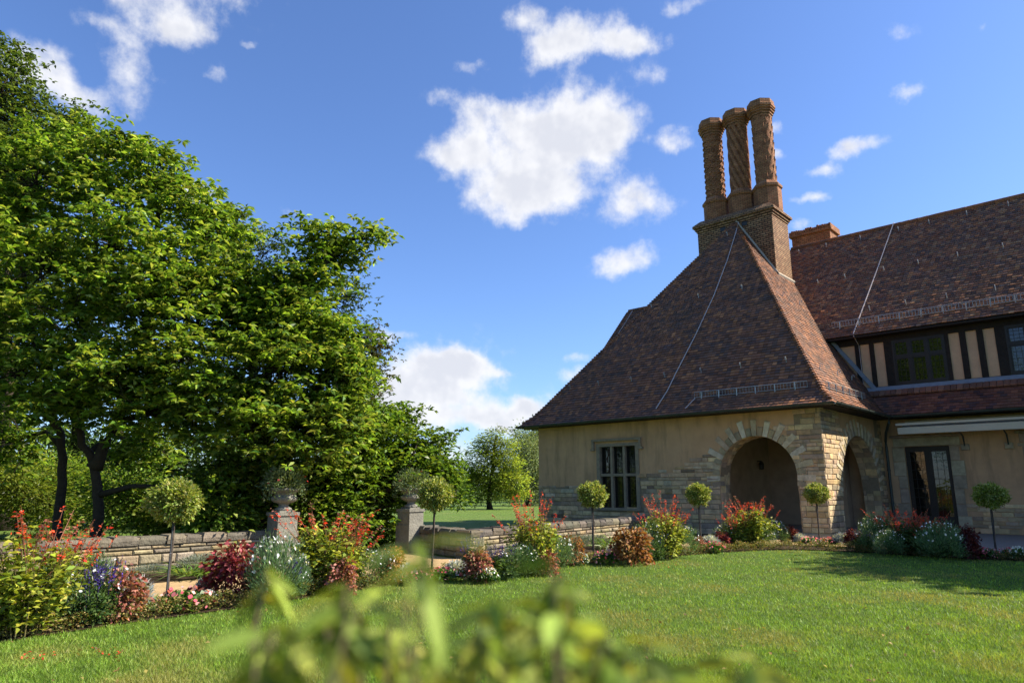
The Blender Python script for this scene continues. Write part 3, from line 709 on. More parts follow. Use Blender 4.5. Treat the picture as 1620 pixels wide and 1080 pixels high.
# awning under the gutter of the main wing
aw = MB(); aw.box(.84, 10, 5.36, 5.44, 3.82, 3.9); aw.box(.9, 10, 5.33, 5.42, 3.5, 3.74)
aw.hexa([(.95, 5.42, 3.7), (9.95, 5.42, 3.7), (9.95, 6.3, 3.95), (.95, 6.3, 3.95), (.95, 5.42, 3.72), (9.95, 5.42, 3.72), (9.95, 6.3, 3.97), (.95, 6.3, 3.97)], (1, 1, 1))
aw.box(.95, 9.95, 6.28, 6.46, 3.84, 4.04)
awn = aw.build('awning', M['awning'], house)
for x in (2.75, 4.05, 6.8, 9.6):
    ar = MB(); ar.tube([(x, 6.4, 3.05), (x, 6.3, 3.4), (x, 5.44, 3.6)], .028, (1, 1, 1), n=6); ar.build('arm', M['gutter'], awn)

# ---- chimney
ck = MB(); ck.box(-7.5, -3.72, 7.05, 8.9, 8.0, 14.02)
ck.box(-7.54, -3.68, 7.01, 8.94, 14.02, 14.12); ck.box(-7.6, -3.62, 6.95, 9.0, 14.12, 14.24); ck.box(-7.68, -3.54, 6.87, 9.08, 14.24, 14.36)
ck.hexa([(-7.68, 6.87, 14.36), (-3.54, 6.87, 14.36), (-3.54, 9.08, 14.36), (-7.68, 9.08, 14.36), (-7.4, 7.2, 14.66), (-3.82, 7.2, 14.66), (-3.82, 8.75, 14.66), (-7.4, 8.75, 14.66)], (1, 1, 1))
chim = ck.build('chimney', M['brick_stack'], house); box_uv(chim)
for x in (-6.15, -5.05): vt = MB(); vt.box(x - .13, x + .13, 7.02, 7.06, 13.78, 13.97); vt.build('vent', M['metal_dark'], chim)
fl = MB()                                             # mortar flashing where the roof meets the stack
zr = np.linspace(11.1, 14.05, 12)
fl.tube([(aRt(z) + .02, 7.04, z + .05) for z in zr], .07, (1, 1, 1), n=6); fl.tube([(-3.7, 7.05, 11.1), (-3.7, 8.95, 11.1)], .09, (1, 1, 1), n=6)
fl.build('flashing', material('lime_mortar', rough=.9, color=(.36, .32, .26), var=.2, vscale=8), chim)
def shaft(cx, kind):
    g = MB(); cy = 7.97
    oct_ = R(22.5)
    g.lathe([(.64, 0), (.64, 1.12), (.7, 1.18), (.7, 1.3), (.6, 1.42), (.54, 1.5)], (1, 1, 1), cx, cy, n=8, z0=14.45, rot=oct_)
    r0 = .45; n, m = 144, 170; z0, z1 = 15.9, 19.35
    def rf(r, t, z):
        h = z
        if kind == 'spiral':
            return r0 + .13 * (abs(math.sin((t * 10 + h * 9.0) / 2)) - .5)
        if kind == 'stud':
            u = t / (2 * math.pi) * 14; v = h / .3; k = int(math.floor(v)); u2_ = (u + .5 * (k % 2)) % 1 - .5; v2 = v % 1 - .5
            d = abs(u2_) + abs(v2)
            return r0 + (.06 if max(abs(u2_), abs(v2)) < .2 else (.018 if d > .62 else 0))
        u = t / (2 * math.pi) * 12; v = h / .44; k = int(math.floor(v)); u2_ = (u + .5 * (k % 2)) % 1 - .5; v2 = v % 1
        e = v2 - (1 - math.sqrt(max(0, .25 - u2_ * u2_)) * 1.6)
        return r0 + .015 + .05 * (v2 if e < 0 else .0)
    prof = [(r0, (z1 - z0) * i / m) for i in range(m + 1)]
    g.lathe(prof, (1, 1, 1), cx, cy, n=n, z0=z0, rf=rf)
    g.lathe([(.48, 0), (.51, .04), (.51, .14), (.56, .16), (.56, .26), (.62, .28), (.62, .38), (.68, .4), (.65, .4), (.65, .5), (.69, .52), (.69, .64), (.65, .68), (.63, .9), (.56, .93), (.5, .93), (.5, .6)], (1, 1, 1), cx, cy, n=8, z0=19.32, rot=oct_)
    o = g.build('flue', M['brick'], chim); cyl_uv(o, cx, cy, .55)
shaft(-6.84, 'stud'); shaft(-5.5, 'spiral'); shaft(-4.2, 'scale')
sc_ = MB(); sc_.box(-4.85, -2.9, 12.4, 13.6, 11, 14.55); sc_.box(-4.95, -2.8, 12.3, 13.7, 14.55, 14.68)
for x in np.arange(-4.95, -2.8, .12): sc_.box(x, x + .1, 12.28 + random.uniform(0, .06), 13.7, 14.68, 14.82 + random.uniform(0, .1))
o = sc_.build('chimney', M['brick'], house); box_uv(o); o['label'] = 'short weathered brick stack behind the main ridge'

# ---- snow guards, hooks, lightning cables
def guard(p, q, h, nb, par):
    g = MB(); p, q = np.array(p, float), np.array(q, float); u = np.array([0, 0, h])
    for f_ in (.0, 1.0): g.tube([p + u * f_, q + u * f_], .014, (1, 1, 1), n=4)
    L = np.linalg.norm(q - p); k = int(L / .11)
    for i in range(k + 1): g.tube([p + (q - p) * i / k, p + (q - p) * i / k + u], .008, (1, 1, 1), n=3, cap=False)
    for i in range(nb):
        e = p + (q - p) * (i + .4) / nb; g.tube([e + u * 1.02, e + u * -.05, e + np.array([0, 0, -.14]) + (0, 0, 0)], .024, (1, 1, 1), n=4)
    g.build('snow_guard', M['zinc'], par)
guard((-4.4, .0, 4.82), (-.3, .0, 4.82), .2, 6, roof)
guard((.12, .5, 4.82), (.12, 4.6, 4.82), .2, 6, roof)
guard((-1.35, 6.35, 8.06), (12, 6.35, 8.06), .22, 18, main)
hm = MB(); hm.tube([(0, 0, .0), (0, -.02, .17), (0, -.05, .2), (0, -.09, .17), (0, -.1, .1)], .014, (1, 1, 1), n=5)
hk = None
def hook(x, y, z, par, rz=0):
    global hk
    if hk is None: o = hm.build('roof_hook', M['zinc'], par); hk = o
    else: o = hk.copy(); col.objects.link(o); o.parent = par
    o.location = (x, y, z); o.rotation_euler = (0, 0, rz)
for a in (-10.86, -9.3, -7.64, -6.07, -4.49, -2.9, -1.23): hook(a, .8, 5.86, roof)
for a in (-8.27, -5.89, -3.9): hook(a, 3.66, 9.67, roof)
for b, z in ((1.6, 5.62), (3.4, 5.62), (5.0, 5.62)): hook(-.4, b, z, roof, R(90))
for b, z in ((4.6, 9.3), (6.4, 9.3)): hook(-2.6, b, z, roof, R(90))
hook(-5.6, 6.3, 13.2, roof)
for a in (-3.9, -2.58, -1.03, .59, 1.82, 3.25, 4.72): hook(a, 10.62, 13.02, main)
for a in (-2.5, -1.32, .27, 1.59, 3.01, 4.53): hook(a, 8.67, 10.72, main)
for a in (0, 1.33, 2.74, 4.29): hook(a, 6.92, 8.67, main)
def cable(pts, par, r=.02):
    g = MB(); g.tube(pts, r, (1, 1, 1), n=5); g.build('lightning_cable', M['cable'], par)
up = lambda a, z: (a, bA(z) - .04, z + .05)
cable([(-5.3, 6.95, 14.0), up(-5.2, 13.3), up(-5.12, 11.5), up(-5.15, 9.6), up(-5.35, 7.6), up(-5.6, 6.0), up(-5.7, 5.2), up(-5.85, 4.45)], roof)
cable([(.35, 11, 13.6), (.0, 8.9, 11.03), (-.47, 6.02, 7.63), (-.45, 6.0, 7.5)], main, .024)
cable([(-.45, 6.0, 7.5), (-.42, 6.42, 7.2), (-.4, 6.42, 5.5)], main, .012)
cable([up(-4.35, 4.75), up(-4.55, 4.35)], roof, .016)
cable([(-9.8, 4.42, 9.95), (-9.85, 4.0, 9.42), (-10.0, 3.45, 8.7)], rear, .016)
fl = MB(); fl.hexa([(-1.5, 6.38, 7.48), (-1.35, 6.38, 7.48), (.12, 6.38, 5.3), (-.04, 6.38, 5.3), (-1.5, 6.44, 7.5), (-1.35, 6.44, 7.5), (.12, 6.44, 5.34), (-.04, 6.44, 5.34)], (1, 1, 1)); fl.build('valley_flashing', M['lead'], house)

# ------------------------------------------------------------------ terrace walls and urns
random.seed(9)
OLD = [(.23, .19, .125), (.19, .16, .115), (.27, .215, .13), (.165, .14, .105), (.28, .235, .165), (.21, .17, .105), (.29, .22, .125)]
COPE = [(.115, .103, .083), (.145, .126, .095), (.1, .09, .075), (.16, .132, .095)]
def terrace_wall(label, p, q, h, t=.42, seed=0):
    """dry-looking coursed wall from p to q (house frame), its good face on the right-hand side of p->q"""
    random.seed(seed)
    A, B = W(*p), W(*q); L = float(np.linalg.norm(B - A)); ang = math.atan2(B[1] - A[1], B[0] - A[0])
    root = empty('terrace_wall', A, ang); tag(root, label, 'wall')
    core = MB(); core.box(0.01, L - .01, .02, t - .02, -.3, h - .02); core.build('mortar_core', M['mortar'], root)
    f = MB(); z = -.12; rows = []
    while z < h - .22: hh = random.choice((.09, .12, .16, .19)) * random.uniform(.9, 1.1); rows.append((z, min(hh, h - .17 - z))); z += hh
    for side in (0, 1):
        for (z, hh) in rows:
            s = -random.uniform(0, .2)
            while s < L:
                l = random.uniform(.2, .55); a, b = max(0, s), min(L, s + l); s += l
                if b - a < .07: continue
                n0 = len(f.v); f.stone(a + .009, b - .009, z + .009, z + hh - .009, .022, random.uniform(.03, .065), .026, scol(OLD, .14))
                if side: f.v[n0:] = [(L - x, t - y, zz_) for (x, y, zz_) in f.v[n0:]]
    for xe, sg in ((0, -1), (L, 1)):
        for (z, hh) in rows:
            n0 = len(f.v); f.stone(.01, t - .01, z + .008, z + hh - .008, .02, .04, .02, scol(OLD, .14))
            f.v[n0:] = [((xe + sg * (-y)) if sg > 0 else y, x, zz_) for (x, y, zz_) in f.v[n0:]]
    f.build('facing_stones', M['oldstone'], root)
    c = MB(); s = 0
    while s < L - .05:
        l = min(random.uniform(.3, .52), L - s); zt_ = h + random.uniform(-.015, .018); o_ = random.uniform(.02, .06); j = lambda: random.uniform(-.018, .018); e = .035
        x0, x1, y0, y1 = s + .008, s + l - .008, -o_, t + .03
        zb = h - .165
        low_ = [(x0, y0, zb + .01), (x1, y0, zb + .01), (x1, y1, zb), (x0, y1, zb)]
        mid = [(x0 + j() * .3, y0 - .012, h - .07 + j()), (x1 + j() * .3, y0 - .012, h - .07 + j()), (x1, y1, h - .05), (x0, y1, h - .05)]
        top = [(x0 + e, y0 + e + j(), zt_ + j() * .6), (x1 - e, y0 + e + j(), zt_ + j() * .6), (x1 - e, y1 - e, zt_ + j() * .6), (x0 + e, y1 - e, zt_ + j() * .6)]
        fs = [(8, 9, 10, 11), (3, 2, 1, 0)]
        for i in range(4):
            k = (i + 1) % 4; fs += [(i, k, 4 + k, 4 + i), (4 + i, 4 + k, 8 + k, 8 + i)]
        c.add(low_ + mid + top, fs, scol(COPE, .16)); s += l
    c.build('coping', M['oldstone'], root)
    return root
terrace_wall('long low rubble stone wall with dark coping behind the left flower border', (-6.85, -26), (-6.85, -14.6), .65, seed=3)
terrace_wall('low stone wall running up to the house beside the mullioned window', (-3.95, -11.75), (-5.35, -.25), .63, seed=5)
terrace_wall('short stone wall joining the garden urn to the wall corner', (-6.35, -11.3), (-4.0, -11.72), .62, seed=6)

URN = [(.33, .27, .2), (.3, .25, .19)]
def urn(label, a, b, s=1, yaw=0):
    root = empty('stone_urn', W(a, b, .6), HROT + yaw); tag(root, label, 'urn')
    p = MB(); c = (.19, .182, .152)
    p.box(-.26, .26, -.26, .26, -.62, .05, c); p.box(-.235, .235, -.235, .235, .05, .38, c); p.box(-.265, .265, -.265, .265, .38, .45, c); p.box(-.18, .18, -.18, .18, .45, .49, c)
    p.build('pedestal', M['stone'], root)
    f = MB(); f.lathe([(.17, .49), (.19, .51), (.17, .54), (.11, .57), (.1, .61), (.13, .63), (.13, .65)], c, n=24); f.build('foot', M['stone'], root, True)
    w = MB(); w.lathe([(.12, .64), (.2, .66), (.26, .7), (.28, .76), (.25, .79), (.21, .81), (.21, .84), (.28, .89), (.33, .93), (.34, .97), (.31, .98), (.28, .93), (.1, .91)], c, n=28, rf=lambda r, t, z: r * (1 + (.035 * abs(math.sin(t * 10)) if .64 < z < .77 else 0)))
    w.build('bowl', M['stone'], root, True)
    return root
urn('weathered stone urn on pedestal at the end of the long wall', -6.65, -14.95)
urn('stone urn on pedestal behind the second ball topiary', -6.5, -11.45, yaw=.04)

# ------------------------------------------------------------------ plants
def gp(px, py):
    c, s = math.cos(TILT), math.sin(TILT); x, z, y = px - 810, 540 - py, 1080
    k = -EYE / (y * s + z * c); return np.array([x * k, (y * c - z * s) * k, 0])
GREEN_Y = [(.22, .27, .025), (.3, .34, .035), (.15, .21, .025), (.38, .39, .05), (.11, .16, .02)]
def dome(rng, n, r, h, inner=.5, z0=.04):
    d = unit(rng.normal(0, 1, (n, 3))); d[:, 2] = np.abs(d[:, 2]); k = rng.uniform(inner, 1, (n, 1)) ** .6
    P = d * k * np.array([r, r, h]); P[:, 2] = h * np.clip(d[:, 2] * 1.05, 0, 1) ** .62 * k[:, 0]; P[:, :2] *= (1 + .18 * np.sin(3 * np.arctan2(d[:, 1], d[:, 0]) + rng.uniform(0, 6)))[:, None]
    P[:, 2] += z0; return P, d
def stems_geo(rng, tips, base_r, rad, c, n=4):
    mb = MB()
    for t in tips:
        b = np.array([t[0] * base_r, t[1] * base_r, 0]); m = (b + t) / 2 + np.array([t[0] * -.1, t[1] * -.1, .05])
        mb.tube([b, m, t], [rad, rad * .8, rad * .5], c, n=n, cap=False)
    return mb
def arr(mb, mat, name):
    F = np.array([f for f in mb.f if len(f) == 4]); return np_mesh(name, np.array(mb.v), F, np.array(mb.c), mat)
def spikes(rng, n, r, z0, z1, length, cols, fs, per, ccols, lean=.15):
    parts = []; st_ = []
    for i in range(n):
        t = rng.uniform(0, 6.28); q = r * math.sqrt(rng.uniform(0, 1)); b = np.array([q * math.cos(t), q * math.sin(t), rng.uniform(z0, z1) - .25 * q])
        d = unit(np.array([math.cos(t) * lean * q / r + rng.normal(0, .08), math.sin(t) * lean * q / r + rng.normal(0, .08), 1.0])); L = length * rng.uniform(.6, 1.2)
        k = rng.uniform(.05, 1, per)[:, None]
        P = b + d * L * k; D = rng.normal(0, 1, (per, 3)); D[:, 2] = rng.normal(-.1, .4, per)
        parts.append(leaves(rng, P, fs, wid=.5, up=.3, tilt=.8, D=D, cols=cols if rng.uniform() < .8 else ccols))
        sp_ = P[::2] ; parts.append(leaves(rng, b + d * L * rng.uniform(0, 1.1, (per // 2, 1)), fs * .6, wid=.6, up=.5, cols=ccols))
        mb = MB(); mb.tube([b - d * .25, b + d * L], [.004, .002], ccols[0], n=3, cap=False); parts.append((np.array(mb.v), np.array([[f[0], f[1], f[2], f[3]] for f in mb.f]), np.array(mb.c)))
    return merge(parts)
VAR = {}
def make_variant(kind, seed):
    rng = np.random.default_rng(seed); out = []
    add = lambda nm, g, m: out.append((nm, np_mesh(nm, *g, M[m])))
    if kind.startswith('sage'):
        shade = kind == 'sage_green'  # same plant with leaves coloured darker to stand in for shade
        tips = [np.array([.42 * q * math.cos(t), .42 * q * math.sin(t), .92 - .35 * q * q]) * rng.uniform(.8, 1.08) for q, t in zip(np.sqrt(rng.uniform(0, 1, 46)), rng.uniform(0, 6.28, 46))]
        P = []
        for t in tips:
            k = rng.uniform(.08, 1, 46)[:, None] ** .8; P.append(np.array(t) * np.concatenate([.35 + .65 * k, .35 + .65 * k, k], 1) + rng.normal(0, .03, (46, 3)))
        P = np.concatenate(P); P[:, 2] = np.maximum(P[:, 2], .03)
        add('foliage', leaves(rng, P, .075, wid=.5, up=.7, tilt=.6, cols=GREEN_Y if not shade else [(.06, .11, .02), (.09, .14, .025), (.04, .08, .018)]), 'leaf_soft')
        out.append(('stem', arr(stems_geo(rng, tips, .4, .006, (.12, .1, .04)), M['stem'], 'stem')))
        add('flower_spikes', spikes(rng, 34, .44, .68, 1.02, .27, [(.68, .045, .015), (.8, .09, .03), (.55, .03, .015), (.36, .11, .05)], .036, 14, [(.3, .13, .08), (.2, .17, .05), (.35, .12, .1)], .75), 'petal')
    elif kind == 'daisy':
        P, d = dome(rng, 3400, .42, .52, .35); P += rng.normal(0, .03, P.shape) + .05 * np.sin(P[:, [1, 2, 0]] * 17)
        add('foliage', leaves(rng, P, .06, wid=.16, up=.3, tilt=.7, D=d + np.array([0, 0, .5]), cols=[(.085, .16, .065), (.125, .21, .09), (.06, .12, .045), (.155, .24, .11)]), 'leaf_soft')
        P, d = dome(rng, 95, .45, .56, .93); keep = d[:, 2] > .25
        P = P[keep]; add('blossoms', petals(rng, P, .018, palette(rng, len(P), [(.85, .85, .86), (.75, .76, .8)], .05), k=6), 'petal')
    elif kind.startswith('coleus'):
        cols = {'coleus_red': [(.2, .025, .035), (.28, .05, .06), (.13, .02, .025), (.4, .1, .11), (.16, .07, .035)], 'coleus_dark': [(.1, .02, .018), (.16, .035, .025), (.07, .015, .015)],
                'coleus_brown': [(.25, .11, .035), (.32, .15, .05), (.17, .07, .03), (.2, .12, .03)], 'coleus_pink': [(.33, .11, .085), (.42, .19, .15), (.22, .08, .05), (.15, .13, .04)]}[kind]
        P, d = dome(rng, 1100, .3, .48, .4); P += rng.normal(0, .035, P.shape) + .04 * np.sin(P[:, [1, 2, 0]] * 19)
        add('foliage', leaves(rng, P, .075, wid=.62, up=.6, tilt=.5, D=d * np.array([1, 1, .3]) + np.array([0, 0, -.15]), cols=cols, droop=.25), 'leaf_soft')
        tips = [np.array([.22 * math.cos(t), .22 * math.sin(t), .4]) for t in rng.uniform(0, 6.28, 9)]
        out.append(('stem', arr(stems_geo(rng, tips, .3, .006, (.1, .04, .03)), M['stem'], 'stem')))
        if kind in ('coleus_pink', 'coleus_brown'): add('flower_spikes', spikes(rng, 5, .2, .45, .52, .12, [(.3, .1, .1), (.25, .2, .3)], .02, 10, [(.2, .08, .06)]), 'petal')
    elif kind == 'salvia':
        P, d = dome(rng, 900, .24, .4, .3)
        add('foliage', leaves(rng, P, .075, wid=.35, up=.5, tilt=.5, cols=[(.05, .1, .02), (.09, .15, .03), (.03, .07, .02)]), 'leaf_soft')
        add('flower_spikes', spikes(rng, 20, .22, .38, .5, .26, [(.06, .03, .3), (.1, .05, .4), (.05, .02, .2)], .026, 22, [(.05, .03, .14), (.05, .08, .03)], .35), 'petal')
    elif kind == 'dusty':
        P, d = dome(rng, 1100, .22, .26, .3)
        add('foliage', leaves(rng, P, .09, wid=.22, up=.4, tilt=.6, D=d + np.array([0, 0, .3]), cols=[(.42, .45, .44), (.52, .55, .54), (.33, .37, .36)]), 'leaf_soft')
    elif kind.startswith('begonia'):
        P, d = dome(rng, 420, .32, .16, .4)
        add('foliage', leaves(rng, P, .075, wid=.75, up=.8, tilt=.4, cols=[(.05, .12, .018), (.08, .17, .025), (.035, .08, .015)]), 'leaf')
        P, d = dome(rng, 70 if kind == 'begonia' else 150, .33, .21, .85); n = len(P)
        cs = [(.75, .22, .25), (.8, .4, .38), (.6, .1, .14)] if kind == 'begonia' else [(.82, .8, .68), (.8, .82, .8)]
        add('blossoms', petals(rng, P, .026 if kind == 'begonia' else .018, palette(rng, n, cs, .08), k=6), 'petal')
    elif kind == 'lavender':
        P, d = dome(rng, 2600, .4, .32, .3)
        add('foliage', leaves(rng, P, .08, wid=.1, up=.2, tilt=.6, D=d * .8 + np.array([0, 0, .8]), cols=[(.17, .2, .16), (.23, .26, .22), (.11, .14, .1)]), 'leaf_soft')
    elif kind == 'strap':
        n = 170; t = rng.uniform(0, 6.28, n); P = np.stack([.12 * np.cos(t), .12 * np.sin(t), np.full(n, .02)], 1) + rng.normal(0, .05, (n, 3)) * np.array([1, 1, .1])
        D = np.stack([np.cos(t), np.sin(t), rng.uniform(.3, 1.4, n)], 1)
        add('foliage', leaves(rng, P, .4, wid=.07, up=.6, tilt=.3, D=D, cols=[(.1, .19, .04), (.15, .24, .06), (.2, .27, .08)], droop=.35, fold=.1), 'leaf')
    elif kind == 'topiary':
        mb = MB(); mb.tube([(0, 0, 0), (.01, .005, .4), (-.006, 0, .8), (0, 0, 1.2)], [.02, .017, .016, .014], (.07, .055, .045), n=7)
        out.append(('stem', arr(mb, M['bark'], 'stem')))
        mb = MB(); mb.tube([(.025, .01, 0), (.025, .01, 1.12)], .009, (.05, .055, .06), n=6); mb.tube([(0, 0, .7), (.03, .012, .71), (.0, 0, .72)], .01, (.3, .28, .3), n=5)
        out.append(('stake', arr(mb, M['stem'], 'stake')))
        d = unit(rng.normal(0, 1, (5200, 3))); k = rng.uniform(.3, 1, (5200, 1)) ** .4
        lump = 1 + .2 * np.sin(d[:, :1] * 6 + seed) * np.sin(d[:, 1:2] * 6) + .1 * np.sin(d[:, 2:3] * 9 + d[:, :1] * 5)
        P = d * k * lump * np.array([.275, .275, .24]) + np.array([0, 0, 1.38]) + rng.normal(0, .022, (5200, 3))
        add('crown', leaves(rng, P, .052, wid=.5, up=.5, tilt=.7, D=d + rng.normal(0, .5, d.shape), cols=[(.18, .25, .035), (.25, .31, .05), (.12, .18, .025), (.32, .36, .09), (.4, .4, .16)]), 'leaf_soft')
        br_ = MB()
        for i in range(14):
            q = unit(rng.normal(0, 1, 3)); q[2] = abs(q[2]) * .8 + .1; br_.tube([(0, 0, 1.14), tuple(np.array([0, 0, 1.2]) + q * .1), tuple(np.array([0, 0, 1.3]) + q * .22)], [.01, .007, .003], (.07, .055, .045), n=4, cap=False)
        out.append(('branch', arr(br_, M['bark'], 'branch')))
    return out
BASE = {'sage': (.48, 1.12), 'sage_green': (.48, 1.12), 'daisy': (.46, .6), 'salvia': (.24, .72), 'dusty': (.26, .32), 'begonia': (.36, .24), 'begonia_white': (.36, .24), 'lavender': (.44, .42), 'strap': (.36, .35), 'topiary': (.34, 1.68)}
NAME = {'sage': ('sage_plant', 'sage', 'red sage clumps in the border'), 'sage_green': ('sage_plant', 'sage', 'red sage clumps in the border'), 'daisy': ('daisy_bush', 'daisy bush', 'white daisy bushes in the border'), 'salvia': ('purple_salvia', 'flowers', 'purple salvias in the border'),
        'dusty': ('silver_ragwort', 'plant', 'silver ragworts along the border'), 'begonia': ('begonia_plant', 'flowers', 'low begonias along the border edge'), 'begonia_white': ('begonia_plant', 'flowers', 'low begonias along the border edge'),
        'lavender': ('lavender_bush', 'lavender', 'lavender bushes along the walls'), 'strap': ('lily_plant', 'plant', 'strap-leaved lilies along the walls'), 'topiary': ('topiary_tree', 'topiary', 'ball topiaries along the border')}
prng = random.Random(77)
def plant(kind, px, py, top, wpx, label, cat=None, sink=0):
    key = (kind, prng.randrange(4 if kind in ('topiary', 'sage', 'daisy') else 2))
    if key not in VAR: VAR[key] = make_variant(kind, hash(key[1]) + sum(map(ord, kind)))
    nm, ct, grp = NAME.get(kind, ('coleus_plant', 'coleus', 'coleus plants in the border'))
    br, bh = BASE.get(kind, (.34, .56))
    g = gp(px, py); Y = g[1]; mpp = (Y * math.cos(TILT) - EYE * math.sin(TILT)) / 1080
    root = empty(nm, (g[0], g[1], .01), prng.uniform(0, 6.28)); tag(root, label, cat or ct, grp)
    wpx *= {'sage': 1.38, 'sage_green': 1.3, 'daisy': 1.25, 'salvia': 1.25, 'topiary': 1}.get(kind, 1.15)
    sx = wpx / 2 * mpp / br; sz = (py - top) * mpp / bh
    if kind == 'topiary': sx = sz * prng.uniform(.92, 1.12); root.rotation_euler[0] = prng.uniform(-.03, .03)
    else: root.rotation_euler[0] = prng.uniform(-.09, .09); root.rotation_euler[1] = prng.uniform(-.09, .09)
    root.scale = (sx, sx, sz)
    for (pn, me) in VAR[key]: link(pn, me, root)
    return root
# near group, left of the first topiary
plant('sage', 35, 1004, 818, 150, 'big yellow-green sage with red spikes in front of the near end of the long wall')
plant('sage', 92, 990, 842, 70, 'smaller red-spiked sage tucked between the biggest sage and the nearest white daisies')
plant('daisy', 130, 985, 885, 100, 'white daisy bush spilling beside the biggest sage at the near end')
plant('salvia', 166, 985, 880, 42, 'purple salvia spikes rising between nearest daisies and pink coleus')
plant('coleus_pink', 184, 982, 905, 62, 'salmon-pink coleus next to the nearest silver ragwort')
plant('dusty', 212, 974, 922, 44, 'bright silver ragwort between salmon-pink coleus and the nearest topiary')
plant('begonia_white', 228, 974, 948, 30, 'cream-white low begonia at the foot of the brightest silver ragwort')
plant('topiary', 262, 966, 762, 90, 'largest ball topiary, yellowish crown, standing before the long wall')
plant('begonia', 290, 966, 932, 76, 'pink begonia with broad green leaves under the largest topiary')
plant('dusty', 322, 950, 920, 30, 'small grey ragwort behind the begonias left of the crimson coleus')
plant('begonia_white', 328, 958, 936, 30, 'cream begonia between pink begonia and the crimson coleus')
plant('coleus_red', 366, 950, 862, 78, 'crimson coleus bush glowing pink-red in front of the long wall')
plant('salvia', 404, 950, 880, 30, 'thin purple salvia just past the crimson coleus')
plant('daisy', 436, 955, 852, 76, 'tall white daisy bush right of the crimson coleus below the first urn')
plant('sage', 508, 934, 808, 110, 'large sage covered in red spikes in front of the gap between the urns')
plant('sage', 552, 928, 836, 70, 'sage with sparse red spikes half hidden behind the white daisies near the gap')
plant('daisy', 588, 926, 872, 66, 'daisy bush with white tops left of the brown coleus by the wall gap')
plant('coleus_brown', 617, 922, 868, 40, 'narrow rusty coleus left of the second topiary')
plant('dusty', 641, 922, 896, 32, 'silver ragwort between rusty coleus and the second topiary')
plant('topiary', 683, 916, 758, 68, 'ball topiary with drooping green crown in front of the second urn')
plant('begonia', 700, 918, 900, 56, 'pink begonia at the foot of the topiary before the second urn')
plant('dusty', 722, 914, 890, 32, 'silver ragwort by the path between pink begonias and the wall corner')
plant('begonia_white', 738, 918, 898, 30, 'white begonia below the corner of the low wall')
# third group
plant('coleus_pink', 757, 920, 870, 40, 'salmon coleus in front of the wall corner beside dark salvias')
plant('salvia', 748, 905, 848, 28, 'purple salvia standing against the wall corner')
plant('salvia', 790, 916, 862, 50, 'clump of dark purple salvia between salmon coleus and tall sage')
plant('daisy', 820, 914, 862, 56, 'low blue-green daisy bush with few flowers left of the middle sage')
plant('sage', 846, 908, 796, 74, 'middle sage with yellow leaves and red spikes standing above the meadow line')
plant('daisy', 882, 902, 848, 54, 'round blue-green daisy bush right of the middle sage')
plant('coleus_brown', 905, 894, 848, 30, 'orange-brown coleus behind the round daisy bush before the third topiary')
plant('begonia_white', 921, 893, 875, 24, 'white mound of small flowers left of the third topiary')
plant('topiary', 940, 886, 764, 44, 'ball topiary whose crown overlaps the stone mullioned window')
plant('begonia', 960, 892, 872, 44, 'pink begonias beneath the topiary before the mullioned window')
plant('dusty', 976, 880, 862, 26, 'grey ragwort left of the big brown coleus')
plant('coleus_brown', 998, 892, 836, 52, 'big rounded brown coleus bush under the right side of the mullioned window')
plant('daisy', 1026, 886, 828, 46, 'daisy bush with blue-green leaves behind the big brown coleus')
plant('salvia', 1036, 886, 838, 24, 'short purple salvia in front of the sage by the mullioned window')
plant('sage', 1049, 884, 794, 62, 'sage with tall red spikes between mullioned window and big arch')
plant('daisy', 1082, 880, 832, 46, 'pale-topped daisy bush left of the fourth topiary')
plant('coleus_pink', 1104, 874, 850, 20, 'little pinkish coleus at the stem of the fourth topiary')
plant('topiary', 1109, 872, 766, 38, 'ball topiary left of the big arch against rubble wall')
plant('dusty', 1124, 872, 850, 26, 'silver ragwort just right of the topiary beside the big arch')
plant('coleus_red', 1144, 868, 842, 26, 'small red coleus in front of the left foot of the big arch')
plant('daisy', 1154, 866, 830, 44, 'daisy bush with violet tints left of the sage under the big arch')
plant('sage', 1192, 866, 790, 62, 'bright sage with red spikes in front of the dark opening of the big arch')
plant('daisy', 1226, 862, 824, 42, 'blue-green daisy bush right of the sage under the big arch')
plant('coleus_dark', 1250, 861, 834, 24, 'dark red coleus at the right foot of the big arch')
plant('dusty', 1266, 862, 846, 20, 'grey ragwort right of the dark red coleus by the big arch')
plant('begonia', 1283, 864, 850, 30, 'pink begonias left of the topiary before the corner pier')
plant('topiary', 1297, 862, 766, 40, 'ball topiary in front of the corner pier between both arches')
plant('begonia', 1312, 865, 851, 30, 'pink begonias right of the topiary before the corner pier')
plant('dusty', 1334, 866, 846, 24, 'silver ragwort at the near foot of the smaller arch')
plant('coleus_dark', 1353, 868, 838, 28, 'maroon coleus in front of the smaller arch')
plant('daisy', 1387, 874, 818, 44, 'daisy bush with white flowers left of the shaded sage by the downpipe')
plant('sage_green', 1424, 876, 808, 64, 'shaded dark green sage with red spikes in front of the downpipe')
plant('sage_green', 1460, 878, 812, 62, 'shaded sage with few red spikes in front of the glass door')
plant('daisy', 1492, 886, 828, 58, 'large daisy bush full of white flowers below the glass door')
plant('coleus_dark', 1531, 884, 834, 36, 'tall maroon coleus right of the white daisies by the glass door')
plant('begonia', 1562, 884, 868, 32, 'pink begonias left of the topiary by the plaster wall')
plant('topiary', 1578, 884, 766, 50, 'ball topiary before the plaster wall right of the glass door')
plant('begonia', 1598, 884, 868, 30, 'pink begonias right of the topiary by the plaster wall')
plant('begonia_white', 1614, 886, 866, 24, 'white begonias at the far right end of the border')
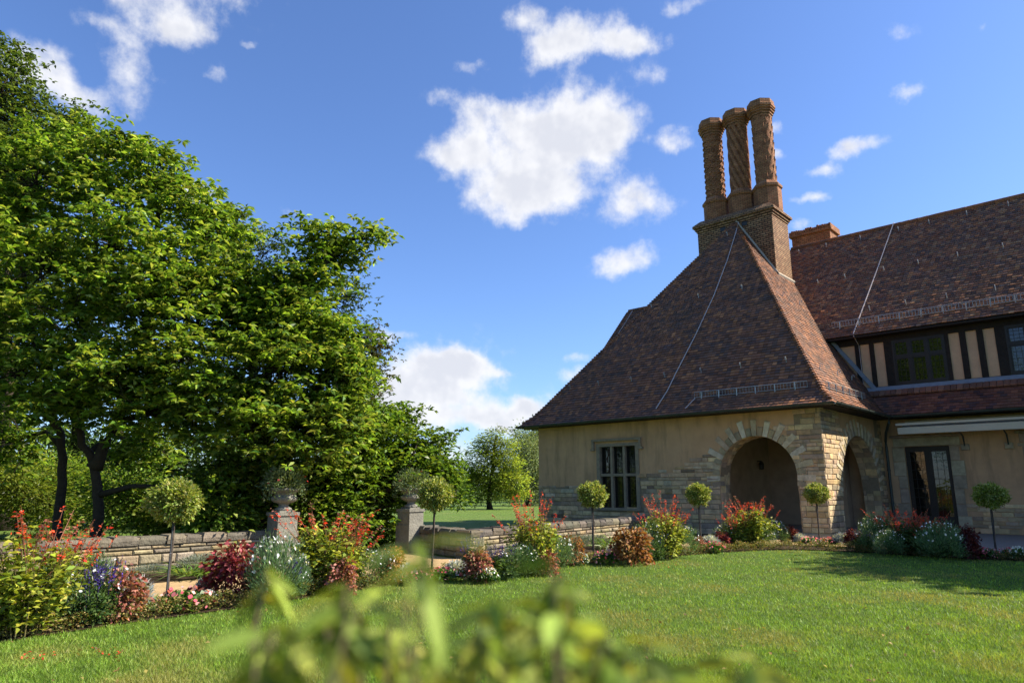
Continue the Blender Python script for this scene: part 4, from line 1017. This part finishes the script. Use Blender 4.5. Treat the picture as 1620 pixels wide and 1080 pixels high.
# fillers that knit the border together
plant('daisy', 72, 996, 905, 60, 'low white daisy bush squeezed between the two nearest sages')
plant('salvia', 145, 990, 895, 40, 'purple salvia half hidden behind the nearest white daisies')
plant('strap', 240, 966, 938, 40, 'strap-leaved lily under the left side of the largest topiary')
plant('salvia', 455, 948, 880, 40, 'purple salvia at the right edge of the tall white daisies below the first urn')
plant('daisy', 468, 944, 884, 36, 'daisy bush at the left foot of the large red-spiked sage')
plant('coleus_pink', 540, 940, 885, 40, 'salmon coleus at the right foot of the large red-spiked sage')
plant('begonia', 660, 924, 905, 44, 'pink begonia just left of the stem of the topiary before the second urn')
plant('begonia_white', 772, 922, 900, 34, 'white begonia at the foot of the dark purple salvia clump')
plant('coleus_pink', 862, 910, 868, 34, 'salmon coleus in front of the middle sage stems')
plant('daisy', 1012, 888, 844, 40, 'small daisy bush just right of the big brown coleus')
plant('sage', 1064, 882, 808, 44, 'second sage with red spikes pressed against the one by the mullioned window')
plant('begonia', 1128, 874, 858, 34, 'pink begonia right of the topiary beside the big arch')
plant('sage', 1168, 866, 806, 44, 'sage with orange-red spikes at the left foot of the big arch')
plant('daisy', 1206, 866, 836, 40, 'daisy bush in front of the bright sage under the big arch')
plant('salvia', 1372, 872, 836, 30, 'purple salvia between maroon coleus and the white daisies by the downpipe')
plant('daisy', 1408, 880, 840, 40, 'low daisy bush at the foot of the shaded sage by the downpipe')
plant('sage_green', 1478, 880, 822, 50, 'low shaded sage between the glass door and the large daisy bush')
plant('salvia', 1512, 884, 840, 30, 'purple salvia between the large daisy bush and the tall maroon coleus')
# plants along the walls
plant('lavender', 232, 912, 893, 56, 'grey lavender mound at the foot of the long wall behind the silver ragwort')
plant('lavender', 318, 900, 876, 66, 'bigger lavender mound against the long wall left of the crimson coleus')
plant('strap', 300, 913, 892, 70, 'lily clump of bright strap leaves in front of the long wall lavenders')
plant('strap', 345, 906, 886, 50, 'lily clump of strap leaves behind the crimson coleus')
plant('lavender', 905, 868, 846, 56, 'lavender mound beside the low house wall behind the orange-brown coleus')
plant('lavender', 938, 866, 846, 60, 'lavender mound beside the low house wall behind the third topiary')
plant('strap', 965, 868, 846, 44, 'lily clump beside the low house wall near the big brown coleus')
plant('lavender', 872, 872, 848, 40, 'lavender mound near the corner end of the low house wall')
# plants in the urns
rng = np.random.default_rng(5)
def urn_plant(a, b, label, seed, redn):
    rng = np.random.default_rng(seed); root = empty('urn_geranium', W(a, b, 1.62), seed); tag(root, label, 'plant', 'plants in the urns')
    P, d = dome(rng, 1500, .5, .42, .3, 0); P[:, 2] -= .5 * np.maximum(0, np.hypot(P[:, 0], P[:, 1]) - .3)
    g1 = leaves(rng, P, .09, wid=.18, up=.4, tilt=.6, D=d + np.array([0, 0, .2]), cols=[(.13, .19, .08), (.18, .23, .11), (.09, .13, .05)])
    t = rng.uniform(0, 6.28, 900); q = rng.uniform(.3, .5, 900); P = np.stack([q * np.cos(t), q * np.sin(t), .1 - (q - .25) * rng.uniform(.2, 1.9, 900)], 1)
    g2 = leaves(rng, P, .06, wid=.5, up=.4, tilt=.6, cols=[(.13, .19, .08), (.1, .15, .05), (.2, .24, .13)])
    link('foliage', np_mesh('foliage', *merge([g1, g2]), M['leaf_soft']), root)
    P, d = dome(rng, redn, .5, .45, .9, 0)
    link('blossoms', np_mesh('blossoms', *petals(rng, P, .028, palette(rng, redn, [(.6, .05, .04), (.65, .15, .18)], .1)), M['petal']), root)
urn_plant(-6.65, -14.95, 'grey-green trailing plant filling the urn on the long wall', 3, 12)
urn_plant(-6.5, -11.45, 'feathery pale plant with few red flowers in the second urn', 4, 16)

# clipped edging hedge along the lawn
rng = np.random.default_rng(21); n = 42000
k = rng.uniform(0, len(ED) - 1.01, n); i0 = k.astype(int); fr = (k - i0)[:, None]
Pm = EDW[i0] * (1 - fr) + EDW[i0 + 1] * fr; off = nrm[i0]; offw = np.stack([off[:, 0] * CA - off[:, 1] * SA, off[:, 0] * SA + off[:, 1] * CA], 1)
hh = .2 + .035 * np.sin(k * 1.7) + .03 * np.sin(k * 4.1 + 1)
Pz = rng.uniform(0.02, 1, n) ** .7 * hh
P = np.concatenate([Pm + offw * (.1 + rng.uniform(-.11, .11, (n, 1))), Pz[:, None]], 1)
hedge = link('edging_hedge', np_mesh('edging_hedge', *leaves(rng, P, .035, wid=.55, up=.6, tilt=.7, cols=[(.13, .17, .04), (.2, .2, .045), (.24, .17, .05), (.09, .12, .025), (.3, .23, .1)]), M['leaf_soft']))
tag(hedge, 'low clipped box edging curving along the lawn before the flowers', 'hedge')
# fallen red petals on the lawn margin
P = np.array([gp(x + rng.normal(0, 14), y + rng.normal(0, 4)) for x, y in [(170, 1036), (60, 1040), (880, 906), (1060, 895)] for _ in range(14)]); P[:, 2] = .03
fp = link('fallen_petals', np_mesh('fallen_petals', *leaves(rng, P, .035, wid=.6, up=1, tilt=.2, cols=[(.6, .05, .03), (.7, .1, .05)]), M['petal'])); fp['kind'] = 'stuff'

lf = np.array([gp(rng.uniform(-100, 1700), 870 + 220 * rng.uniform(0, 1) ** 1.3) for _ in range(260)]); lf[:, 2] = .028
fl_ = link('fallen_leaves', np_mesh('fallen_leaves', *leaves(rng, lf, .05, wid=.55, up=1, tilt=.3, cols=[(.2, .12, .05), (.28, .2, .07), (.33, .28, .08), (.14, .08, .04)]), M['leaf_soft'])); fl_['kind'] = 'stuff'
# ------------------------------------------------------------------ lawn blades
def inside(px_, py_, poly):
    x, y = px_, py_; ins = np.zeros(len(x), bool); m = len(poly)
    for i in range(m):
        x0, y0 = poly[i]; x1, y1 = poly[(i + 1) % m]
        if y0 == y1: continue
        c = ((y0 > y) != (y1 > y)) & (x < (x1 - x0) * (y - y0) / (y1 - y0) + x0); ins ^= c
    return ins
def blades(name, n, poly, seed, dens_px, hgt, wdt, cols, dry):
    rng = np.random.default_rng(seed)
    px_ = rng.uniform(-260, 1880, n); py_ = rng.uniform(*dens_px, n)
    c, s = math.cos(TILT), math.sin(TILT); x, z, y = px_ - 810, 540 - py_, 1080
    kk = -EYE / (y * s + z * c); X, Y = x * kk, (y * c - z * s) * kk
    ok = inside(X, Y, poly); X, Y = X[ok], Y[ok]; m = len(X)
    pat = .5 + .25 * np.sin(X * 1.1 + Y * .7) * np.sin(Y * .9 - X * .4 + 1) + .25 * np.sin(X * 3.1 - Y * 1.3) * np.sin(Y * 2.3 + X * 1.9)
    pat2 = np.sin(X * 9 + 2 * np.sin(Y * 4)) * np.sin(Y * 8 + 2 * np.sin(X * 5))
    C = palette(rng, m, cols, .2); mixd = np.clip((pat - .5) * 2.4 + .3 * pat2 * .5 + rng.normal(0, .25, m), 0, .85)[:, None]
    C = C * (1 + .22 * pat2[:, None] + .3 * (pat[:, None] - .5)); C = C * (1 - mixd) + np.array(dry) * mixd
    t = rng.uniform(0, 6.28, m); sc_ = np.clip(np.hypot(X, Y) / 9, .8, 2)
    hgt_ = hgt * rng.uniform(.5, 1.25, m) * (1 + .2 * pat2); w = wdt * sc_ * rng.uniform(.7, 1.3, m)
    B = np.stack([X, Y, np.full(m, -.008)], 1); S = np.stack([np.cos(t), np.sin(t), np.zeros(m)], 1)
    lean = rng.normal(0, .45, (m, 2)) * hgt_[:, None]
    V = np.empty((m, 3, 3)); V[:, 0] = B - S * w[:, None]; V[:, 1] = B + S * w[:, None]; V[:, 2] = B + np.concatenate([lean, hgt_[:, None]], 1)
    o = link(name, np_mesh(name, V.reshape(-1, 3), np.arange(m * 3).reshape(m, 3), np.repeat(C, 3, axis=0), M['blade'])); o['kind'] = 'stuff'; return o
blades('lawn_grass', 520000, [tuple(p) for p in EDW] + [(30, 2), (30, -14), (-14, -14)], 31, (864, 1230), .036, .0035, [(.15, .26, .026), (.205, .345, .036), (.11, .2, .021), (.26, .38, .06)], (.3, .27, .08))

# ------------------------------------------------------------------ trees
MAG = [(.125, .22, .026), (.17, .275, .034), (.09, .175, .022), (.22, .315, .05), (.06, .125, .018), (.27, .33, .08)]
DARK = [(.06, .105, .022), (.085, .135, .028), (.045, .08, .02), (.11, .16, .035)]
def lob(px, py, Y, r):
    c = at(px, py, Y); ax = c[1] * math.cos(TILT) + (c[2] - EYE) * math.sin(TILT); return c, r / 1080 * ax
def tree(name, label, cat, trunks, lobes, n_leaf, L, cols, seed, group=None, per=46, spread=.27, flat=.26, wid=.46, tr=.16, tip_frac=.5, up=1.0, tilt=.4, squash=.85, mat='leaf', ros=0):
    rng = np.random.default_rng(seed)
    base = np.array(trunks[0][0]); root = empty(name, base); tag(root, label, cat, group)
    mb = MB(); nodes = []
    for tk in trunks:
        pts = [np.array(p) for p in tk]; m = len(pts); P = []
        for i in range(m - 1):
            for f in np.linspace(0, 1, 5)[:-1]: P.append(pts[i] * (1 - f) + pts[i + 1] * f)
        P.append(pts[-1]); P = np.array(P)
        for _ in range(2): P[1:-1] = (P[:-2] + 2 * P[1:-1] + P[2:]) / 4
        P[1:-1] += rng.normal(0, tr * .18, P[1:-1].shape); rad = np.linspace(tr, tr * .42, len(P)); rad[0] *= 1.35
        mb.tube(list(P - base), list(rad), (.036, .028, .02), n=9)
        nodes += [(p, r) for p, r in zip(P[len(P) // 3:], rad[len(P) // 3:])]
    NP = np.array([p for p, r in nodes]); NR = np.array([r for p, r in nodes])
    LC = [(c, r * (.86 if ros else 1)) for c, r in (lob(*l) for l in lobes)]; wsum = sum(r * r for c, r in LC); parts = []
    limbs = MB()
    for c, r in LC:
        d = np.linalg.norm(NP - c, axis=1) + 1.2 * np.maximum(0, NP[:, 2] - c[2] + .2); j = int(np.argmin(d)); p0 = NP[j]; v = c - p0; ln = np.linalg.norm(v)
        m1 = p0 + v * .4 + np.array([0, 0, .12 * ln]) + rng.normal(0, .06 * ln, 3); r0 = min(NR[j] * .8, .03 + .02 * ln)
        limbs.tube([p0 - base, m1 - base, c - base], [r0, r0 * .7, r0 * .45], (.034, .027, .019), n=6)
        nt = max(9, int(n_leaf * r * r / wsum / per))
        dd = unit(rng.normal(0, 1, (nt, 3)) + np.array([0, -.12, .18])); ph = rng.uniform(0, 6, 3)
        lump = 1 + .3 * np.sin(dd[:, :1] * 4 + ph[0]) * np.sin(dd[:, 2:] * 5 + ph[1]) + rng.normal(0, .1, (nt, 1))
        tips = c + dd * (rng.uniform(.3, 1.1, (nt, 1)) ** .5) * r * lump * np.array([1, 1, squash])
        if ros and r > .8:
            for _ in range(3):
                vd = unit(rng.normal(0, 1, 3) + np.array([0, -.6, .1])); vc = c + vd * r * .85; tips = tips[np.linalg.norm(tips - vc, axis=1) > r * rng.uniform(.28, .46)]
            nt = len(tips)
        for t in tips[:int(nt * tip_frac)]:
            q0 = c + (m1 - c) * rng.uniform(0, .5); mid = (q0 + t) / 2 + rng.normal(0, .08 * r, 3) + np.array([0, 0, .05 * r])
            limbs.tube([q0 - base, mid - base, t - base], [r0 * .35, r0 * .22, r0 * .08], (.034, .027, .019), n=4, cap=False)
        off = rng.normal(0, 1, (nt, per, 3)) * np.array([spread, spread, spread * flat])
        if ros:
            k = per // ros; oc = rng.normal(0, 1, (nt, k, 1, 3)) * np.array([spread, spread, spread * flat]); th = rng.uniform(0, 6.28, (nt, k, ros, 1)); el_ = rng.uniform(-.55, .45, (nt, k, ros, 1))
            rd = np.concatenate([np.cos(th), np.sin(th), el_], 3); off = (oc + rd * .015).reshape(nt, -1, 3); RD = rd.reshape(-1, 3); per_ = k * ros
        else: per_ = per
        pk = per_
        P = (tips[:, None, :] + off).reshape(-1, 3)
        if ros: D = RD
        else:
            D = off.reshape(-1, 3) + .6 * np.repeat(tips - c, pk, axis=0) / r + rng.normal(0, .12, (nt * pk, 3)); D[:, 2] *= .5
        hue = np.repeat(1 + rng.normal(0, .24, (nt, 1)), pk, axis=0)
        C = palette(rng, nt * pk, cols, .16) * hue
        parts.append(leaves(rng, P - base, L, wid=wid, up=up, tilt=tilt, D=D, C=np.clip(C, .003, 1)))
    mb.build('trunk', M['bark'], root, True); limbs.build('branches', M['bark'], root, True)
    link('crown', np_mesh('crown', *merge(parts), M[mat]), root)
    return root
g0 = lambda px, Y: np.array([at(px, 800, Y)[0], Y, -.05])
GT = 'trees beyond the terrace wall'
tree('magnolia_tree', 'tall magnolia with thin dark leaning trunk behind the red-spiked sage at the near wall', 'tree',
     [[g0(96, 17), at(100, 760, 17), at(98, 690, 17), at(70, 600, 17), at(40, 480, 17), at(30, 350, 17)], [at(90, 650, 17), at(120, 560, 16.8), at(150, 460, 16.6), at(150, 330, 17)]],
     [(60, 285, 17, 105), (165, 265, 17.3, 85), (-60, 360, 16.5, 130), (55, 420, 15.6, 110), (190, 385, 16, 100), (110, 500, 15.3, 90), (-40, 520, 15.6, 110), (20, 590, 15, 75), (170, 330, 17.5, 80), (-90, 640, 16, 100), (130, 225, 18, 45), (10, 700, 18.5, 70)],
     36000, .19, MAG, 1, GT, tr=.12, ros=9, per=45, spread=.3, flat=.4, wid=.4)
tree('magnolia_tree', 'magnolia with thick forked trunk behind the largest ball topiary', 'tree',
     [[g0(160, 16.5), at(158, 800, 16.5), at(150, 735, 16.5), at(118, 670, 16.4), at(100, 600, 16.3)], [at(150, 740, 16.5), at(176, 690, 16.5), at(215, 600, 16.4), at(240, 480, 16.6), at(250, 340, 17)], [at(196, 640, 16.5), at(280, 560, 16.3), at(330, 480, 16.6)]],
     [(240, 268, 17, 55), (288, 330, 17, 62), (300, 440, 16, 95), (350, 372, 17, 55), (170, 590, 15.2, 85), (290, 560, 15.8, 95), (215, 470, 15.4, 85), (100, 640, 15.4, 60), (330, 650, 15.8, 75), (205, 235, 17.5, 32), (370, 470, 17, 70), (250, 660, 16, 60), (345, 770, 16.3, 50), (230, 700, 19, 60)],
     36000, .19, MAG, 2, GT, tr=.14, ros=9, per=45, spread=.3, flat=.4, wid=.4)
tree('magnolia_tree', 'broad magnolia reaching a high bare-ended branch into the sky above the first urn', 'tree',
     [[g0(425, 18), at(420, 790, 18), at(410, 690, 17.6), at(430, 560, 17.3), at(470, 470, 17), at(540, 390, 17)], [at(415, 700, 17.6), at(500, 620, 17), at(540, 560, 17)], [at(412, 690, 17.6), at(370, 600, 17.2)]],
     [(425, 480, 17, 65), (515, 395, 17, 42), (545, 405, 17.1, 26), (586, 378, 17, 24), (500, 360, 17, 20), (490, 450, 16.8, 48), (485, 530, 16.6, 78), (435, 585, 16, 80), (530, 590, 16.6, 62), (410, 670, 16, 80), (500, 680, 16.4, 80), (548, 535, 17, 32), (480, 755, 17.8, 70), (390, 520, 17.2, 70), (545, 660, 17, 50), (375, 750, 17, 55), (555, 600, 17, 38)],
     44000, .185, MAG, 3, GT, tr=.17, ros=9, per=45, spread=.3, flat=.4, wid=.4)
tree('magnolia_tree', 'small dense magnolia between the first and second urn', 'tree',
     [[g0(600, 18.6), at(600, 780, 18.6), at(590, 700, 18.6)], [at(600, 790, 18.6), at(650, 730, 18.6)]],
     [(590, 690, 18.8, 66), (632, 668, 19.2, 40), (655, 728, 19.4, 50), (692, 700, 19.8, 27), (620, 740, 19.2, 60), (702, 745, 20, 34), (668, 762, 20, 40), (600, 770, 19, 60), (697, 755, 19.8, 32), (640, 775, 19.8, 42), (545, 770, 18, 60), (540, 830, 17.4, 48), (600, 835, 18.8, 45), (722, 785, 20, 20), (570, 720, 18, 45)],
     38000, .15, [(.1, .18, .02), (.13, .22, .022), (.07, .14, .016), (.17, .25, .03), (.05, .1, .014)], 4, GT, tr=.12, spread=.24, ros=8, per=40, flat=.45, wid=.42)
tree('oak_tree', 'tall dark green tree whose top rises behind the leaning magnolia', 'tree',
     [[g0(10, 27), at(10, 600, 27), at(15, 400, 27)]],
     [(-20, 160, 27, 85), (10, 125, 27, 50), (18, 92, 27, 28), (40, 170, 27, 45), (75, 250, 27, 60), (60, 215, 27, 45), (115, 200, 27, 36), (130, 178, 27, 16), (20, 270, 27, 85), (130, 250, 27, 35), (-60, 300, 27, 110), (60, 420, 28, 110), (0, 560, 28, 120), (-5, 70, 27, 14)],
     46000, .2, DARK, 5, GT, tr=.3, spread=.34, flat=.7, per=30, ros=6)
tree('oak_tree', 'dark tree showing between the two front magnolia crowns', 'tree',
     [[g0(400, 29), at(400, 600, 29), at(405, 430, 29)]],
     [(420, 400, 29, 42), (370, 400, 29, 40), (395, 460, 29, 60), (320, 380, 29, 60), (470, 520, 29, 70), (540, 560, 29, 62), (350, 560, 29, 90), (550, 470, 29, 42), (450, 640, 29, 90), (565, 640, 29, 40)],
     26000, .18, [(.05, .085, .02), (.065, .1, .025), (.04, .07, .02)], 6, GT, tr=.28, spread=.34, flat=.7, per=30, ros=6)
tree('oak_tree', 'sparse brownish tree tip poking out right of the broad magnolia', 'tree',
     [[g0(570, 26), at(572, 700, 26), at(585, 580, 26)]],
     [(590, 560, 26, 26), (605, 540, 26, 16), (598, 590, 26, 18), (580, 530, 26, 18), (575, 620, 26, 30)],
     3200, .15, [(.07, .08, .025), (.1, .085, .03), (.05, .07, .02)], 7, GT, tr=.14, spread=.28, flat=.7, per=18, ros=6)
tree('oak_tree', 'dense dark tree filling the space behind both magnolia trunks', 'tree',
     [[g0(120, 31), at(120, 700, 31), at(130, 560, 31)]],
     [(90, 620, 31, 100), (230, 610, 31, 100), (-30, 640, 31, 100), (330, 650, 31, 80), (40, 745, 31, 75), (160, 750, 31, 75), (270, 760, 31, 75), (380, 760, 31, 70), (-70, 760, 31, 70), (0, 480, 31, 100), (180, 490, 31, 90), (100, 800, 30, 50), (210, 810, 30, 45), (0, 815, 30, 45), (320, 815, 30, 45)],
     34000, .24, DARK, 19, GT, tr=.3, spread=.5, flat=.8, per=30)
def bush(label, px, Y, top, r, seed, cols, n=9000, L=.13):
    rng = random.Random(seed); lobes = [(px + rng.uniform(-r, r) * .6, top + r * .6 + rng.uniform(0, 1) * max(10, (835 - top - r)), Y + rng.uniform(-.8, .8), r * rng.uniform(.45, .75)) for _ in range(7)]
    tree('shrub', label, 'shrub', [[g0(px, Y), at(px, 800, Y), at(px + 5, top + r, Y)]], lobes, n, L, cols, seed, 'shrubs under the magnolias', tr=.06, spread=.25, flat=.8)
LITE = [(.1, .15, .02), (.13, .18, .025), (.07, .11, .015), (.16, .19, .03)]
bush('yellowish shrub behind the leaning magnolia trunk', 30, 22, 700, 90, 11, LITE)
bush('dark shrub between the two magnolia trunks', 125, 24, 690, 80, 12, MAG)
bush('leafy shrub right of the forked magnolia trunk', 235, 20, 740, 75, 13, MAG)
bush('bright shrub behind the largest topiary crown', 315, 19, 780, 55, 14, LITE, 7000)
bush('dark shrub behind the first urn', 395, 19.5, 730, 80, 15, MAG)
bush('large-leaved shrub left of the first urn just over the wall', 355, 16.2, 790, 40, 16, MAG, 3500, .17)
bush('dense dark shrub between the urns below the broad magnolia', 495, 18, 770, 70, 17, MAG, 9000)
# meadow trees
tree('cypress_tree', 'feathery light green swamp cypress standing on the far meadow', 'tree', [[g0(775, 52), at(776, 760, 52), at(785, 690, 52)]],
     [(785, 686, 52, 9), (772, 698, 52, 12), (756, 714, 52, 10), (798, 706, 52, 13), (778, 724, 52, 17), (748, 738, 52, 12), (806, 730, 52, 15), (782, 752, 52, 20), (752, 762, 52, 15), (815, 757, 52, 14), (790, 778, 52, 17), (760, 786, 52, 13), (818, 784, 52, 12), (738, 772, 52, 9), (741, 752, 52, 8)],
     13000, .22, [(.2, .27, .04), (.25, .32, .045), (.14, .2, .028)], 8, 'trees on the far meadow', tr=.2, spread=.36, flat=.4, wid=.35, tip_frac=.6)
tree('willow_tree', 'pale grey-green weeping willow at the house corner', 'tree', [[g0(835, 62), at(835, 760, 62), at(835, 720, 62)]],
     [(830, 705, 62, 16), (822, 725, 62, 22), (842, 720, 62, 24), (826, 755, 62, 24), (846, 755, 62, 24), (815, 765, 62, 18), (830, 740, 62, 20), (835, 785, 62, 24), (862, 770, 62, 24)],
     22000, .28, [(.2, .26, .11), (.26, .31, .14), (.15, .2, .08)], 9, 'trees on the far meadow', tr=.3, spread=.3, flat=2.2, wid=.2, mat='leaf_soft')
tree('poplar_tree', 'dark poplar rising behind the willow', 'tree', [[g0(850, 75), at(850, 760, 75), at(850, 690, 75)]],
     [(845, 692, 75, 16), (865, 695, 75, 20), (850, 715, 75, 26), (855, 750, 75, 30), (825, 690, 75, 10), (880, 720, 75, 26)],
     9000, .35, DARK, 10, 'trees on the far meadow', tr=.35, spread=.5, flat=1)
# distant wood closing the meadow
rng = np.random.default_rng(90); parts = []
for i in range(120):
    x = rng.uniform(-115, 60); y = rng.uniform(74, 100) + (12 if x > -12 else -18 * min(1, (-12 - x) / 30)); r = rng.uniform(2.0, 3.4); hgt = rng.uniform(2.2, 4.4) if x > -14 else rng.uniform(3.5, 8)
    P, d = dome(rng, 420, r, hgt, .6, 0)
    parts.append(leaves(rng, P + np.array([x, y, 0]), .5, wid=.6, up=.5, tilt=.6, D=d, C=palette(rng, 420, DARK + MAG[:2], .15) * rng.uniform(.8, 1.25)))
o = link('distant_woodland', np_mesh('distant_woodland', *merge(parts), M['leaf_soft'])); o['kind'] = 'stuff'

# ------------------------------------------------------------------ shrub right in front of the camera
rng = np.random.default_rng(55); root = empty('leafy_shrub', (0.0, .62, 0)); tag(root, 'out-of-focus light green leafy shrub right in front of the camera', 'shrub')
def curled(rng, P, D, L, wid, cols, rows=6):
    n = len(P); D = unit(D); S = unit(np.cross(D, rng.normal(0, .5, (n, 3)) + np.array([0, 0, 1.0]))); Nn = np.cross(S, D)
    ln = (L * rng.uniform(.6, 1.25, n))[:, None]; V = np.empty((n, rows, 3, 3)); bend = rng.uniform(.15, .6, (n, 1))
    for i in range(rows):
        t = i / (rows - 1); w = wid * math.sin(math.pi * min(1, t * .9 + .04)) ** .8 * (1 - .35 * t)
        c = P + D * ln * t - np.array([0, 0, 1.0]) * ln * bend * t * t
        V[:, i, 0] = c - S * ln * w * .5 + Nn * ln * .05; V[:, i, 1] = c; V[:, i, 2] = c + S * ln * w * .5 + Nn * ln * .05
    q = np.array([[i * 3 + k, i * 3 + k + 1, i * 3 + k + 4, i * 3 + k + 3] for i in range(rows - 1) for k in range(2)])
    F = (np.arange(n)[:, None, None] * rows * 3 + q[None]).reshape(-1, 4)
    return V.reshape(-1, 3), F, np.repeat(palette(rng, n, cols, .15), rows * 3, axis=0)
STEMS = []
for (px, py, n_, sp) in [(520, 905, 3, 28), (470, 965, 4, 40), (565, 950, 4, 45), (620, 995, 4, 40), (500, 1040, 5, 60), (420, 1000, 3, 34), (590, 1065, 4, 50), (700, 1000, 3, 34), (760, 960, 2, 26), (740, 1020, 3, 35), (830, 985, 3, 36), (890, 925, 3, 26), (910, 1000, 4, 40), (860, 1050, 4, 50), (955, 970, 3, 24), (940, 1050, 4, 40), (770, 1070, 3, 40), (1010, 1065, 3, 34), (672, 850, 2, 18), (560, 920, 2, 34), (1060, 1040, 3, 40), (790, 945, 3, 30), (860, 930, 3, 30), (900, 900, 2, 18), (1010, 1010, 3, 34), (980, 1000, 2, 30), (1080, 1060, 2, 40), (1300, 1075, 2, 20), (1165, 1050, 2, 22), (1205, 1035, 3, 24), (1262, 1078, 3, 26), (390, 1060, 3, 40), (1120, 1085, 2, 30), (425, 890, 2, 14)]:
    for _ in range(max(2, int(n_ * 1.1))): STEMS.append((px + rng.normal(0, sp * .7), py + abs(rng.normal(0, sp * .6)), rng.uniform(.46, .76)))
T = np.array([at(*t) for t in STEMS]); base = np.array([0, .62, 0])
mb = MB(); LP, LD = [], []
for i, t in enumerate(T):
    t = t - base; b = np.array([t[0] * .35, t[1] * .3, 0]); mid = np.array([t[0] * .78 + rng.normal(0, .02), t[1] * .8, t[2] * .6]); m2 = t * np.array([1, 1, .95]) + rng.normal(0, .006, 3)
    mb.tube([b, mid, m2, t], [.005, .0024, .0016, .001], (.22, .16, .1), n=5, cap=False)
    for k in range(9):
        f = k / 9; q = m2 + (t - m2) * (1 - f * 1.0) if f < .5 else mid + (m2 - mid) * (1 - (f - .5) * .5)
        a = rng.uniform(0, 6.28); LP.append(q); LD.append([math.cos(a), math.sin(a), rng.uniform(-1.3, .5)])
FG = [(.28, .34, .05), (.2, .28, .04), (.36, .41, .08), (.1, .15, .025), (.34, .36, .06), (.14, .2, .03)]
link('foliage', np_mesh('foliage', *curled(rng, np.array(LP), np.array(LD), .041, .42, FG), M['leaf_soft']), root)
mb.build('stem', M['stem'], root)

# ------------------------------------------------------------------ unseen trees: right ones added to shade the lawn, left ones mirror in windows
def shade_tree(label, x, y, h, r, seed, n=15000):
    rng = np.random.default_rng(seed); root = empty('lime_tree', (x, y, 0)); tag(root, label, 'tree')
    mb = MB(); mb.tube([(0, 0, 0), (.1, 0, h * .3), (0, .1, h * .8)], [.3, .24, .08], (.036, .028, .02), n=9); mb.build('trunk', M['bark'], root)
    br_ = MB(); C = []
    for i in range(22):
        d = unit(rng.normal(0, 1, 3)); c = np.array([d[0] * r * .75, d[1] * r * .75, h * .6 + d[2] * h * .3]); C.append(c)
        br_.tube([(0, .0, h * rng.uniform(.25, .5)), c * np.array([.5, .5, .9]), c], [.12, .08, .03], (.036, .028, .02), n=5)
    br_.build('branches', M['bark'], root)
    C = np.array(C); P = C[rng.integers(0, 22, n)] + rng.normal(0, 1, (n, 3)) * np.array([r * .2, r * .2, h * .07])
    link('crown', np_mesh('crown', *leaves(rng, P, .3, wid=.7, up=.6, tilt=.6, cols=MAG), M['leaf']), root)
shade_tree('lime tree far beyond the magnolias, mirrored in the mullioned window', -31, 18, 17, 6.5, 66, 26000)
shade_tree('unseen lime tree added to shade the lawn, nearest the house', 21.6, 17.4, 10.5, 2.8, 61)
shade_tree('unseen lime tree added to shade the lawn across from the glass door', 19.8, 14.4, 10.3, 2.8, 62)
shade_tree('third unseen lime tree added to shade the lawn, nearest the camera', 20.6, 12.2, 10.0, 2.6, 65)
shade_tree('lime tree behind the lawn on the left, mirrored in the upper windows', -20, 4, 21, 5.5, 63, 24000)
shade_tree('second lime tree behind the lawn on the left, mirrored in the glass door', -25, -5, 21, 6, 64, 24000)
